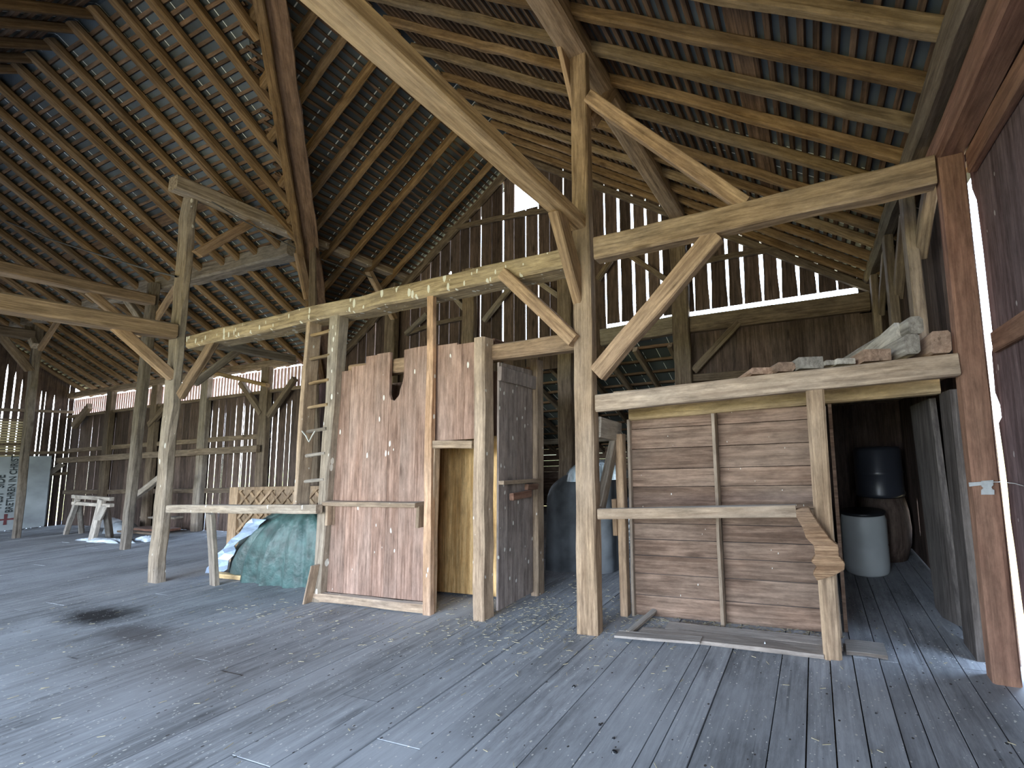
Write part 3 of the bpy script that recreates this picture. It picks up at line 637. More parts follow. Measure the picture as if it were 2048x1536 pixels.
braceY(482, 765, 524, 828, YW-.12, .13, .08, TIMBER_D, 'dark brace left of the rightmost stud of the far left wall')
braceY(180, 812, 148, 852, YW-.12, .2, .08, TIMBER_D, 'dark brace in the far left corner under the louvre strip')
braceY(330, 815, 300, 850, YW-.12, .16, .08, TIMBER_D, 'dark brace beside the second stud of the far left wall')
timber('pole', PY(405, 741, 5.2), PY(536, 771, 5.55), .09, .09, RAFTER_P, 'thin pale pole under the far eaves, ending at the rightmost stud', 'pole')
timber('brace', PX(70, 968, XE+.1), PX(125, 928, XE+.1), .07, .12, TIMBER_G, 'pale brace on the slatted end wall beside the lettered board', 'brace')
timber('brace', PY(262, 1000, 5.0), PY(322, 955, 5.0), .08, .14, TIMBER_G, 'pale diagonal stick behind the middle far post, low down', 'brace')
# studs and braces of the right wall above the loft
for (y, w, lb, m) in ((3.72, .17, 'brown stud of the right wall, nearest the corner post, above the timber ends', TIMBER_D), (4.62, .15, 'middle brown stud of the right wall above the loft', TIMBER_D), (5.7, .14, 'farthest stud of the right wall, near the gable', TIMBER_D)):
    post(.95, y, 2.14, 3.86, .10, w*1.0, m, lb, name='wall_stud')
timber('brace', (1.02, 3.75, 3.2), (1.02, 3.25, 3.62), .1, .12, TIMBER_D, 'dark brace between the nearest wall stud and the corner post head', 'brace')
timber('brace', (1.0, 4.62, 3.15), (1.0, 4.0, 3.75), .1, .11, TIMBER_D, 'dark brace rising towards the camera from the middle wall stud', 'brace')
timber('brace', (1.0, 5.68, 3.3), (1.0, 5.0, 3.9), .08, .11, TIMBER_D, 'dark brace rising from the farthest wall stud', 'brace')

# ------------------------------------------------------------------ loft, shed room and its contents (right)
ML = MB(); x = -1.8
while x < 1.15:
    x1 = min(x+random.uniform(.2, .3), 1.18); ML.box((x, 3.2, 2.10), (x1-.004, 6.15, 2.135)); x = x1
ML.build('loft_floor', wood('loft_floor_board', (.24,.17,.11), (.42,.31,.2), axis='Y', dust=.5, patch=.4), label='floor of loose boards forming the small loft on the right', cat='loft floor')
tieY('floor_beam', (1257, 812, 841), (1880, 748, 786), 3.42, .16, wood('yellow_brown_beam', (.26,.18,.095), (.44,.32,.18), dust=.3, patch=.35), 'yellow-brown beam along the top of the horizontally boarded wall')
# siding wall with battens
S = empty('shed_wall', (-.8, 3.47, 0), label='partition of horizontal brown boards with vertical battens under the small loft', cat='wall panel')
b = MB(); z = .0; zl = [0]
while z < 1.84:
    h = random.choice([.13, .15, .17, .19, .2]); z1 = min(z+h, 1.9)
    dy = random.uniform(-.004, .004)
    for xa, xb in ((-1.76, -.87), (-.86, .10)):
        b.box((xa, 3.46+dy+random.uniform(-.003,.003), z+.003), (xb, 3.485+dy, z1-.003))
    z = z1
b.build('horizontal_boards', SIDING, S)
for xa, xb, lb in ((-1.79, -1.745, None), (-.96, -.80, None), (.04, .14, None)):
    timber('batten', ((xa+xb)/2, 3.445, .0), ((xa+xb)/2, 3.445, 1.88), .03, xb-xa, SIDING_B if False else wood('batten_wood', (.25,.185,.13), (.42,.33,.25), dust=.2, patch=.4), parent=S, up=Vector((0,1,0)))
timber('post', (-1.85, 3.44, -.004), (-1.87, 3.44, 1.74), .08, .09, BRACE, 'thin light post at the left edge of the boarded partition', 'post', up=Vector((0,1,0)))
timber('block', (-1.93, 3.42, .75), (-1.93, 3.42, 1.1), .05, .05, BRACE, 'small wooden cleat on the thin light post by the partition', 'block', up=Vector((0,1,0)))
MB().box((-1.80, 3.5, 0), (-1.77, 6.1, 2.1)).box((.13, 3.5, 0), (.16, 3.55, 2.1)).build('added_room_partition', SIDING, label='side boarding behind the thin light post, added unseen to keep the room under the loft dark', cat='wall panel')  # unseen boarding added so the room under the loft stays dark
timber('post', (.02, 3.12, -.004), (.025, 3.06, 2.0), .13, .135, TIMBER, 'sawn post carrying the pale loft beam, with a broken block of wood nailed to it', 'post', up=Vector((0,1,0)), jit=.004)
tieY('rail', (1194, 1018, 1040), (1592, 1011, 1034), 2.93, .05, wood('streaked_rail', (.26,.18,.12), (.46,.35,.25), dust=.75, patch=.6, grain=5), 'dusty rail with dark diagonal stains in front of the boarded partition', 'rail')
timber('short_beam', (-1.92, 3.1, 1.80), (-1.92, 3.5, 1.765), .08, .19, TIMBER_G, 'short pale cross piece from the central post to the partition', 'beam')
timber('brace', (-1.92, 3.42, 1.66), (-1.92, 3.13, 1.06), .07, .10, TIMBER_G, 'greenish grey short brace beside the central post above the dusty rail', 'brace')
# broken block nailed on the post
pts = [(1586,1022),(1603,1016),(1617,1015),(1628,1034),(1648,1062),(1660,1078),(1677,1092),(1678,1112),(1690,1128),(1689,1140),(1668,1152),(1634,1162),(1626,1148),(1634,1134),(1622,1124),(1630,1112),(1628,1092),(1612,1076),(1606,1058)]
o = MB().prism([PY(u, v, 2.93) for u, v in pts], (0, .06, 0), .4).build('broken_block', wood('splintered_wood', (.20,.11,.06), (.50,.32,.19), grain=16, patch=.5, bump=1., dust=0), label='splintered chunk of orange-brown wood hanging on the sawn post', cat='broken wood')
md = o.modifiers.new('bev', 'BEVEL'); md.width = .006; md.segments = 2
# planks in the doorway of the dark room
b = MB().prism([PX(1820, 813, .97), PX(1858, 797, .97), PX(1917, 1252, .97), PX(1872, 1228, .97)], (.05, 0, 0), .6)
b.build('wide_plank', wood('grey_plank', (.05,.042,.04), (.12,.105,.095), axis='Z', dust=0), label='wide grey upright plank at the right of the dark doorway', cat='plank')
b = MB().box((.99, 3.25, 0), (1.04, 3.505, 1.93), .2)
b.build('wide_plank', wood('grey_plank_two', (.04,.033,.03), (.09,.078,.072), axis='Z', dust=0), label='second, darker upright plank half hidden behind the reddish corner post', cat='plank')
def lathe(name, prof, n, mat, parent=None, loc=(0,0,0), smooth=True, **kw):
    bm = bmesh.new(); R_ = []
    for r, z in prof: R_.append([bm.verts.new((r*math.cos(2*math.pi*i/n), r*math.sin(2*math.pi*i/n), z)) for i in range(n)])
    for a, c in zip(R_, R_[1:]):
        for i in range(n): bm.faces.new((a[i], a[(i+1)%n], c[(i+1)%n], c[i]))
    bm.faces.new(R_[0][::-1]); bm.faces.new(R_[-1])
    if smooth:
        for f in bm.faces: f.smooth = len(f.verts) == 4
    me = bpy.data.meshes.new(name); bm.to_mesh(me); bm.free()
    o = link(name, me, mat, parent, Matrix.Translation(Vector(loc))); return setp(o, **kw)
WHITEP = plain('white_plastic', (.62,.66,.66), .35, .08, 3, spec=.5); BLACKP = plain('black_plastic', (.02,.022,.026), .35, .2, 3, spec=.5)
t = empty('barrel', (.50, 5.12, 0), label='white plastic barrel standing in the dark room under the loft', cat='barrel')
lathe('barrel_body', [(.24,0),(.255,.02),(.262,.1),(.262,.3),(.257,.32),(.262,.34),(.262,.62),(.25,.66),(.25,.68)], 40, WHITEP, t, (.50, 5.12, .0))
lathe('barrel_lid', [(.255,.68),(.262,.685),(.262,.71),(.25,.715),(.1,.70)], 40, BLACKP, t, (.50, 5.12, 0))
lathe('barrel', [(.24,0),(.30,.2),(.315,.4),(.30,.62),(.26,.80),(.24,.80),(.24,.77)], 32, wood('barrel_stave', (.09,.06,.05), (.18,.13,.10), axis='Z', dust=0), loc=(.83, 5.72, 0), label='dark wooden barrel behind the white barrel', cat='barrel')
DRUM = plain('dark_blue_drum', (.045,.05,.065), .3, .15, 3, spec=.6)
lathe('drum', [(.2,0),(.30,.01),(.31,.05),(.30,.08),(.30,.3),(.31,.32),(.30,.34),(.30,.62),(.27,.66),(.1,.67)], 36, DRUM, loc=(.80, 5.72, .803), label='dark glossy drum stacked on the wooden barrel in the dark room', cat='drum')
# latch on the corner post
LAT = plain('galvanised_metal', (.62,.65,.66), .4, .12, 20, metal=.4)
t = empty('latch', (1.09, 2.99, 1.36), label='galvanised hasp with a wire on the reddish corner post', cat='latch')
yl = 2.984
MB().prism([PY(u, v, yl) for u, v in ((1962,962),(1986,960),(1986,970),(1982,974),(1984,978),(1988,980),(1988,989),(1962,989),(1962,980),(1966,976),(1962,972))], (0, -.006, 0), .5).build('latch_plate', LAT, t)
MB().prism([PY(u, v, yl-.008) for u, v in ((1937,965),(1984,962),(1984,968),(1938,973))], (0, -.006, 0), .5).build('latch_bar', LAT, t)
def tube(name, pts, r, mat, parent=None, **kw):
    cu = bpy.data.curves.new(name, 'CURVE'); cu.dimensions = '3D'; cu.bevel_depth = r; cu.bevel_resolution = 2
    s = cu.splines.new('POLY'); s.points.add(len(pts)-1)
    for i, p in enumerate(pts): s.points[i].co = (*p, 1)
    tmp = bpy.data.objects.new(name, cu); me = bpy.data.meshes.new_from_object(tmp); bpy.data.objects.remove(tmp); me.materials.clear()
    for f in me.polygons: f.use_smooth = True
    return setp(link(name, me, mat, parent), **kw)
tube('latch_wire', [PY(1975, 964, 2.975), PY(2004, 964, 2.97), PX(2030, 967, 1.2), PX(2048, 972, 1.2)], .0025, LAT, t)
# pile on the loft
LT2 = wood('grey_offcut', (.27,.24,.21), (.47,.43,.38), dust=.3, patch=.4); LT3 = wood('brown_offcut', (.22,.14,.10), (.38,.26,.19), dust=.3, patch=.3)
zl_ = 2.137
def lofty(u0, v0, u1, v1, yf, dep, mat, label, name='timber_offcut', skew=0., cat='timber', ch=.1):
    """Box-like timber end on the loft seen from its end: front rectangle (u0,v0)-(u1,v1) at yf."""
    a = PY(u0, v0, yf); c = PY(u1, v1, yf)
    cx = (a.x+c.x)/2; zc = (a.z+c.z)/2
    return timber(name, (cx, yf, zc), (cx+skew*dep, yf+dep, zc), abs(c.x-a.x), abs(a.z-c.z), mat, label, cat, ch=ch, jit=.004)
lofty(1806, 669, 1845, 705, 3.02, 1.2, LT2, 'pale square timber end, lower one of the two stacked on the loft', skew=-.3, ch=.16)
lofty(1814, 634, 1851, 664, 3.05, 1.3, LT2, 'square timber end stacked on top of another on the loft', skew=-.3, ch=.22)
lofty(1858, 664, 1905, 703, 3.02, 1.0, LT3, 'brown split timber end between the stack and the corner post', skew=-.1, ch=.12)
lofty(1724, 701, 1786, 719, 3.02, 1.3, LT3, 'thick brown board end lying on the loft left of the stacked timber ends', skew=-.3, cat='board', ch=.05)
lofty(1595, 716, 1649, 734, 3.02, 1.2, LT2, 'thick grey board end near the middle of the loft edge', skew=-.4, cat='board', ch=.05)
lofty(1672, 719, 1714, 726, 3.03, .9, LT2, 'thin grey board end between the two thick ones on the loft', skew=-.4, cat='board')
lofty(1651, 721, 1671, 728, 3.03, .8, LT2, 'small thin board end beside the thick grey one on the loft', skew=-.4, cat='board')
lofty(1550, 727, 1593, 741, 3.03, 1.2, LT3, 'rough bark-edged slab end at the left of the loft pile', skew=-.5, cat='slab', ch=.3)
lofty(1500, 738, 1550, 747, 3.04, 1.0, LT3, 'tapered leftmost slab lying on the loft edge', skew=-.5, cat='slab', ch=.3)
timber('board', Vector((.30, 4.3, 2.20)), Vector((.66, 3.14, 2.36)), .04, .2, LT2, 'long grey board lying slantwise across the loft behind the stack', 'board')

# ------------------------------------------------------------------ lean-to behind the gable
zs = lambda y: 3.6 - .575*(y-6.25)
b = MB(); b.prism([(-9, 6.28, zs(6.28)), (1.3, 6.28, zs(6.28)), (1.3, 9.9, zs(9.9)), (-9, 9.9, zs(9.9))], (0, 0, .02), .5)
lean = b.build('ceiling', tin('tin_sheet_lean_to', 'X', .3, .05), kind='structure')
yy = 6.45; k = 0
while yy < 9.8:
    timber('batten', (-8.8, yy, zs(yy)-.03), (1.2, yy, zs(yy)-.03), .08, .05, LATH_W, parent=lean); yy += .3
    k += 1
for i, xx in enumerate([-8.2, -7.4, -6.6, -5.85, -5.1, -4.4, -3.75, -3.1, -2.4, -1.7, -1.0]):
    timber('rafter', (xx, 6.35, zs(6.35)-.12), (xx+.1, 9.7, zs(9.7)-.12), .09, .11, TIMBER_D, f'dark rafter of the lean-to seen through the opening beyond the gable, {ORD[i]} from the left', 'rafter', 'rafters of the lean-to')
timber('wall_plate', (-8.8, 9.0, 1.86), (1.2, 9.0, 1.86), .14, .16, TIMBER_G, 'grey plate under the lean-to roof, seen through the gap left of the central post', 'beam')
b = MB(); z = 0
while z < 1.6: b.box((-9, 9.6, z), (1.3, 9.63, z+.163)); z += .165
b.build('wall_back', SIDING, kind='structure')
MB().box((-9.03, 6.25, 0), (-9, 9.8, 3.5)).box((1.3, 6.25, 0), (1.33, 9.8, 3.5)).build('wall_side', SIDING, kind='structure')
# wrapped bale in the passage
def blob(name, cx, cy_, rx, ry, h, mat, n=72, m=22, p=.45, fold=.04, nf=11, seed=1, sq=3., parent=None, z0=0, **kw):
    rnd = random.Random(seed); ph = [rnd.uniform(0, 6.28) for _ in range(6)]; bm = bmesh.new(); rings = []
    for i in range(m+1):
        t = i/m; ring = []
        for j in range(n):
            a = 2*math.pi*j/n; c, s = math.cos(a), math.sin(a)
            R_ = (abs(c)**sq + abs(s)**sq)**(-1/sq)
            f = 1 + fold*t*(math.sin(nf*a+ph[0]+2*t) + .5*math.sin(2.3*nf*a+ph[1])) + .03*math.sin(3*a+ph[2])
            r = t*R_*f; z = h*max(0, 1-t**(1/p*1.2))**p * (1+.10*math.sin(2*a+ph[3])*t + .03*math.sin(7*a+ph[4])*t)
            z += rnd.uniform(-.006, .006)*(t < .98)
            ring.append(bm.verts.new((rx*r*c, ry*r*s, max(z, 0))))
        rings.append(ring)
    for a, c in zip(rings, rings[1:]):
        for j in range(n):
            try: bm.faces.new((a[j], a[(j+1)%n], c[(j+1)%n], c[j]))
            except ValueError: pass
    bmesh.ops.remove_doubles(bm, verts=bm.verts, dist=1e-5)
    for f in bm.faces: f.smooth = True
    bmesh.ops.recalc_face_normals(bm, faces=bm.faces)
    me = bpy.data.meshes.new(name); bm.to_mesh(me); bm.free()
    return setp(link(name, me, mat, parent, Matrix.Translation(Vector((cx, cy_, z0)))), **kw)
t = empty('wrapped_bale', (-3.05, 4.85, 0), label='tall bale wrapped in dark grey sheeting in the passage between booth and partition', cat='bale')
blob('wrapping', -3.12, 4.85, .52, .42, 1.28, plain('dusty_grey_sheet', (.105,.115,.125), .55, .45, 4, bump=.5), p=.16, fold=.025, sq=5, seed=3, parent=t)
blob('clear_plastic_cover', -2.95, 4.72, .42, .30, .26, plain('clear_dusty_plastic', (.46,.55,.60), .25, .35, 8, spec=.6, bump=.8), p=.4, fold=.12, nf=7, seed=8, sq=2.2, parent=t, z0=1.18)
blob('plastic_sack', -2.22, 4.75, .28, .35, .95, plain('black_shiny_film', (.03,.035,.045), .18, .5, 9, spec=.7, bump=.8), p=.25, fold=.06, nf=9, seed=5, sq=3, label='shiny black plastic covered pile just right of the central post, under the short brace', cat='plastic sheet')

# ------------------------------------------------------------------ booth with ladder
K = empty('booth', (-4.4, 3.3, 0), label='tall narrow booth of reddish boards with an open doorway, beside the ladder', cat='booth')
yb = 3.09
def at_b(u, v, y=yb): p = PY(u, v, y); return (p.x, p.z)
topz = lambda x: 2.80
b = MB()
# front boards, left of the door: (x0, x1, z0, z1)
xs_ = [-5.5, -5.22, -4.98, -4.80, -4.585]
tz = [2.66, 2.70, 2.80, 2.81]
for x0, x1, zz in zip(xs_, xs_[1:], tz): b.box((x0, yb, .1), (x1-.003, yb+.025, zz))
b.prism([(-4.583, yb, .1), (-4.395, yb, .1), (-4.395, yb, 2.42), (-4.42, yb, 2.36), (-4.43, yb, 2.30), (-4.50, yb, 2.24), (-4.56, yb, 2.26), (-4.583, yb, 2.32)], (0, .025, 0))
b.prism([(-4.393, yb, .1), (-4.17, yb, .1), (-4.17, yb, 2.82), (-4.37, yb, 2.81), (-4.37, yb, 2.5), (-4.393, yb, 2.4)], (0, .025, 0))
b.box((-4.168, yb, .1), (-3.88, yb+.025, 2.82))
b.box((-3.878, yb, 1.76), (-3.60, yb+.025, 2.80)); b.box((-3.598, yb, 1.76), (-3.30, yb+.025, 2.78))
b.build('front_boards', BOOTH, K)
BR = wood('booth_frame_wood', (.24,.165,.11), (.45,.33,.225), flecks=.6, dust=.45, patch=.45)
timber('lintel', (-3.90, yb-.03, 1.725), (-3.32, yb-.03, 1.70), .06, .08, BR, parent=K)
timber('door_jamb', (-3.875, yb-.01, 0), (-3.865, yb-.01, 1.69), .05, .07, BR, parent=K, up=Vector((0,1,0)))
timber('ledge', (-5.45, yb-.05, 1.11), (-4.02, yb-.05, 1.095), .1, .05, BR, parent=K)
timber('cleat', (-5.42, yb-.03, .86), (-5.42, yb-.03, 1.08), .04, .09, BR, parent=K, up=Vector((0,1,0)))
timber('cleat', (-4.03, yb-.03, .86), (-4.03, yb-.03, 1.08), .04, .07, BR, parent=K, up=Vector((0,1,0)))
timber('sill_board', (-5.62, yb-.04, .055), (-3.92, yb-.04, .055), .05, .09, BR, parent=K)
timber('corner_post', (-3.22, 3.09, -.004), (-3.24, 3.09, 2.80), .14, .14, BR, parent=K, up=Vector((0,1,0)), jit=.005)
timber('rear_post', (-3.1, 3.72, -.004), (-3.1, 3.72, 2.68), .1, .12, BR, parent=K, up=Vector((0,1,0)))
# side wall
b = MB(); y = 3.16
for w_ in (.12, .13, .1, .14): b.box((-3.13, y, .05), (-3.105, y+w_-.003, 2.55)); y += w_
b.build('side_boards', BOOTH_G, K)
timber('side_rail', (-3.09, 3.15, 2.43), (-3.09, 3.68, 2.40), .05, .15, BOOTH_G, parent=K)
timber('side_ledge', (-3.07, 3.15, 1.30), (-3.07, 3.70, 1.27), .07, .04, BR, parent=K)
timber('side_block', (-3.06, 3.28, 1.14), (-3.06, 3.55, 1.14), .05, .075, TIMBER_R, parent=K)
timber('side_block', (-3.06, 3.5, 1.22), (-3.06, 3.66, 1.21), .05, .065, TIMBER_R, parent=K)
b = MB(); x = -5.5
while x < -3.2: b.box((x, 3.74, .02), (min(x+.25, -3.16)-.003, 3.765, 2.62)); x += .25
b.build('back_boards', BOOTH, K)
MB().box((-5.5, 3.12, 0), (-5.47, 3.74, 2.6)).build('side_boards', BOOTH_G, K)
MB().box((-3.99, 3.5, .03), (-3.70, 3.53, 1.8), .2).box((-3.697, 3.5, .03), (-3.40, 3.53, 1.8), .7).box((-3.397, 3.5, .03), (-3.30, 3.53, 1.8), .4).box((-4.4, 3.5, .03), (-3.993, 3.53, 1.8), .5).build('pine_lining', PINE, K)
timber('inner_rail', (-3.3, 3.68, 2.78), (-3.3, 3.2, 2.78), .2, .1, TIMBER_R, parent=K)
timber('header_beam', (-5.35, 3.2, 2.66), (-2.1, 3.2, 2.66), .14, .17, BRACE, 'reddish beam running from inside the booth top to the central post', 'beam')
postE(3.02, (845, 860, 866, 1130), (853, 865, 875, 600), 3.38, wood('orange_post', (.32,.19,.11), (.56,.36,.23), flecks=.8, dust=.2), 'orange-brown post beside the booth doorway, rising to the long tie beam', jit=.004)
timber('board', PZ(938, 1192) + Vector((0, .1, 0)), PZ(938, 1192) + Vector((.08, .18, .5)), .02, .2, wood('brown_board', (.2,.12,.09), (.33,.22,.17), dust=0), 'short brown board leaning inside the booth doorway', 'board', up=Vector((0,1,0)))
# ladder: rail, rungs and the big post they are let into
f = PZ(637, 1204); 
postE(3.03, (641, 663, 680, 900), (655, 682, 700, 660), 3.44, TIMBER_GF, 'thick post with chamfered head at the left edge of the booth, carrying the ladder rungs', jit=.005)
LD = empty('ladder', (-6.3, 3.0, 1.08), label='upright ladder of seven rungs between a plank rail and the thick booth post', cat='ladder')
p0 = PY(595, 1010, 3.05); p1 = PY(623, 637, 3.05)
timber('side_rail', (p0.x, 3.08, 1.07), (p1.x, 3.08, p1.z), .06, .13, BR, parent=LD, up=Vector((0,1,0)))
for v in (664, 712, 761, 810, 859, 908, 961):
    z = PY(640, v, 3.0).z; xl = PY(618-(v-664)*.045, v, 2.96).x
    timber('rung', (xl-.08, 3.04, z-.01), (-5.5, 3.04, z+.008), .05, .038, RAFTER_P if v < 850 else TIMBER_G, parent=LD, ch=.3, jit=.003)
tube('string', [PY(604, 862, 2.95), PY(612, 872, 2.95), PY(618, 884, 2.95), PY(624, 872, 2.95), PY(630, 862, 2.95)], .006, plain('pale_string', (.6,.6,.55)), label='pale string looped over the fifth ladder rung', cat='string')
tieY('rail', (332, 1010, 1026), (632, 1011, 1028), 2.93, .06, TIMBER_GF, 'pale horizontal rail between the tall pale post and the ladder post', 'rail')
p0 = PZ(430, 1170); p1 = PY(413, 1028, 3.0)
timber('prop', (p0.x, p0.y, 0), (p1.x, 3.03, p1.z), .13, .04, TIMBER_G, 'short pale prop leaning under the horizontal rail', 'prop', up=Vector((0,1,0)))
timber('board', PZ(616, 1206)+Vector((0,.0,0)), PY(632, 1130, PZ(616,1206).y), .02, .09, BR, 'thin splinter of board leaning on the foot of the thick ladder post', 'board', up=Vector((0,1,0)))

# ------------------------------------------------------------------ things on the left part of the floor
PANEL = wood('patterned_panel_wood', (.24,.155,.09), (.42,.29,.175), axis='Z', dust=0, patch=.4)
P = empty('patterned_panel', (-8.3, 3.95, 0), label='brown panel covered with diamond latticework, standing behind the green tarpaulin', cat='panel')
MB().box((-9.55, 3.98, .0), (-6.7, 4.0, 1.22), .5).build('backing', PANEL, P)
FR = wood('panel_frame', (.34,.22,.13), (.52,.37,.24), axis='Z', dust=.2)
MB().box((-9.55, 3.95, 0), (-9.32, 3.98, 1.22)).box((-9.32, 3.955, 1.17), (-6.7, 3.98, 1.22)).box((-9.32, 3.955, 0), (-6.7, 3.98, .06)).build('frame', FR, P)
b = MB()
for sgn in (1, -1):
    c = -12.
    while c < -4:
        # strip x = c + sgn*k*z clipped
        k = 1.25; z0, z1 = .06, 1.17
        xa, xb = c, c+sgn*k*(z1-z0)
        ts = [0, 1]
        def xz(t): return (xa+(xb-xa)*t, z0+(z1-z0)*t)
        lo, hi = -9.32, -6.7
        t0, t1 = 0, 1
        if xa != xb:
            ta, tb = sorted(((lo-xa)/(xb-xa), (hi-xa)/(xb-xa))); t0, t1 = max(0, ta), min(1, tb)
        if t1-t0 > .03:
            (ax, az), (bx, bz) = xz(t0), xz(t1); w = .035
            b.prism([(ax-w, 3.965-.006*(sgn > 0), az), (ax+w, 3.965-.006*(sgn > 0), az), (bx+w, 3.965-.006*(sgn > 0), bz), (bx-w, 3.965-.006*(sgn > 0), bz)], (0, .012, 0))
        c += .27
b.build('lattice', PANEL, P)
TARP = plain('green_tarpaulin', (.045,.095,.088), .45, .5, 7, spec=.45, bump=1.0)
t = empty('tarpaulin', (-7.0, 3.62, 0), label='green tarpaulin heaped over something under the horizontal rail', cat='tarpaulin')
blob('tarpaulin_sheet', -6.95, 3.60, 1.3, .3, .95, TARP, p=.5, fold=.085, nf=17, seed=11, sq=2.4, parent=t, n=120, m=34)
b = MB(); bm = b.bm; pr_ = None
for i in range(12):
    s = i/11; c1 = Vector((-8.55+.95*s**1.2, 3.42+.02*math.sin(9*s), .03+.80*s)); w = .17+.05*math.sin(8*s)
    r = [bm.verts.new(c1+Vector((-w*(1-s*.4), -.015*math.sin(i*2.1), 0))), bm.verts.new(c1+Vector((0, -.05*(i%2), .01))), bm.verts.new(c1+Vector((w, .03*math.sin(i*1.7), -.01)))]
    if pr_:
        for j in (0, 1): bm.faces.new((pr_[j], pr_[j+1], r[j+1], r[j]))
    pr_ = r
o = b.build('silver_edge', plain('silver_blue_film', (.42,.52,.68), .3, .3, 9, spec=.6, bump=.5), t)
so = o.modifiers.new('so', 'SOLIDIFY'); so.thickness = .006
p0 = PZ(450, 1150); p1 = PZ(552, 1150)
timber('plank', (p0.x, p0.y-.1, .035), (p1.x+.1, p1.y-.22, .035), .08, .06, wood('fresh_yellow_plank', (.50,.34,.16), (.74,.54,.30), dust=0, patch=.1), 'fresh yellow plank lying on the floor before the green tarpaulin', 'plank')
blob('crumpled_sheet', PZ(560, 1155).x, PZ(560, 1155).y-.1, .35, .08, .10, plain('blue_white_film', (.38,.48,.55), .35, .4, 12, bump=.8), p=.5, fold=.2, nf=6, seed=21, sq=2, label='crumpled bluish plastic at the end of the yellow plank', cat='plastic sheet', n=48, m=12)
blob('crumpled_sheet', PZ(215, 1083).x-.1, PZ(215, 1083).y, 1.0, .1, .07, plain('white_film', (.62,.70,.78), .4, .2, 8, bump=.8), p=.5, fold=.25, nf=7, seed=22, sq=2, label='white plastic lying flat on the floor left of the middle far post', cat='plastic sheet', n=60, m=12)
blob('crumpled_sheet', PZ(292, 1082).x, PZ(292, 1082).y+.05, .45, .1, .10, plain('white_film_two', (.60,.68,.76), .4, .2, 8, bump=.8), p=.5, fold=.25, nf=5, seed=23, sq=2, label='small white plastic scrap right of the middle far post', cat='plastic sheet', n=48, m=12)
for i, (u, v, w, m, lb) in enumerate(((268,1062,.9,TIMBER_D,'dark scrap board in the heap behind the middle far post'), (275,1070,.8,TIMBER_R,'reddish scrap board at the bottom of the heap behind the middle far post'), (285,1055,.9,TIMBER_G,'grey scrap board on top of the heap behind the middle far post'))):
    p = PZ(u, v+8); timber('scrap_board', (p.x-w, p.y+.15+.1*i, .06+.12*i), (p.x+w, p.y+.1+.1*i, .05+.13*i), .25, .05, m, lb, 'board')
blob('sack', PZ(228, 1066).x, PZ(228, 1066).y+.1, .5, .2, .27, plain('grey_sack', (.25,.28,.31), .6, .3, 5), p=.5, fold=.05, nf=6, seed=31, sq=2.2, label='grey sack between the sawhorse and the middle far post', cat='sack', n=48, m=14)
blob('sack', PZ(185, 1058).x, PZ(185, 1058).y+.35, .7, .2, .26, plain('dusty_sack', (.30,.31,.33), .6, .3, 5), p=.5, fold=.05, nf=6, seed=32, sq=2.2, label='dusty pale sack seen under the sawhorse', cat='sack', n=48, m=14)
# sawhorse
t = empty('sawhorse', (-16.9, 4.7, 0), label='grey wooden sawhorse with a double top rail near the far left wall', cat='sawhorse')
SAW = wood('sawhorse_wood', (.30,.26,.22), (.52,.47,.41), dust=.4)
ys = 4.55
def sw(u, v, y): p = PY(u, v, y); return p
for nm, a, c, y0, y1, w in (('top_rail', (147,993), (224,998), ys, ys, .085), ('lower_rail', (147,1006), (224,1011), ys-.01, ys-.01, .075)):
    timber(nm, sw(*a, y0), sw(*c, y1), .06, w, SAW, parent=t)
for a, c in (((156,997),(131,1068)),((159,997),(163,1066)),((205,999),(184,1082)),((211,1004),(219,1076))):
    q = PZ(*c); p = sw(*a, ys+.03 if c[0] in (163,219) else ys-.03)
    timber('leg', p, (q.x, q.y, 0), .07, .15, SAW, parent=t)
timber('brace', sw(209, 1012, ys-.05), sw(196, 1040, ys-.1), .04, .1, SAW, parent=t)
# lettered board on the end wall
SG = plain('whitewashed_board', (.36,.40,.42), .8, .25, 2)
S_ = empty('lettered_board', (-21.95, 4.8, 1.0), label='large whitish board with dark lettering and a red cross against the end wall', cat='sign board')
xs = -21.93
MB().box((xs-.03, 4.05, .03), (xs, 5.36, 2.1), .5).build('board', SG, S_)
def text(body, y, z, size, name='lettering', mat=None, sx_=1.):
    cu = bpy.data.curves.new(name, 'FONT'); cu.body = body; cu.size = size; cu.extrude = .004; cu.offset = .003
    tmp = bpy.data.objects.new(name, cu); me = bpy.data.meshes.new_from_object(tmp); bpy.data.objects.remove(tmp); me.materials.clear()
    m4 = Matrix(((0, 0, 1, xs+.006), (0, -sx_, 0, y), (1, 0, 0, z), (0, 0, 0, 1)))
    return link(name, me, mat, S_, m4)
INK = plain('faded_black_paint', (.05,.06,.065), .8, .2, 4); RED = plain('dull_red_paint', (.16,.05,.055), .8, .2, 4)
t1 = text('BRETHREN IN CHRIST', 4.86, .52, .165, mat=INK, sx_=.9)
t2 = text('WEST  SIDE', 4.70, .62, .19, mat=INK)
MB().prism([(xs+.002, a, c) for a, c in ((4.75,.19),(4.80,.19),(4.795,.32),(4.93,.31),(4.93,.37),(4.795,.36),(4.80,.49),(4.75,.49),(4.755,.36),(4.62,.37),(4.62,.31),(4.755,.32))], (.006, 0, 0), .5).build('red_cross', RED, S_)
MB().box((XE+.06, 5.05, .05), (XE+.09, 5.42, 2.0), .5).build('pale_panel', SG, label='plain pale board beside the lettered one, behind the outermost post', cat='board')
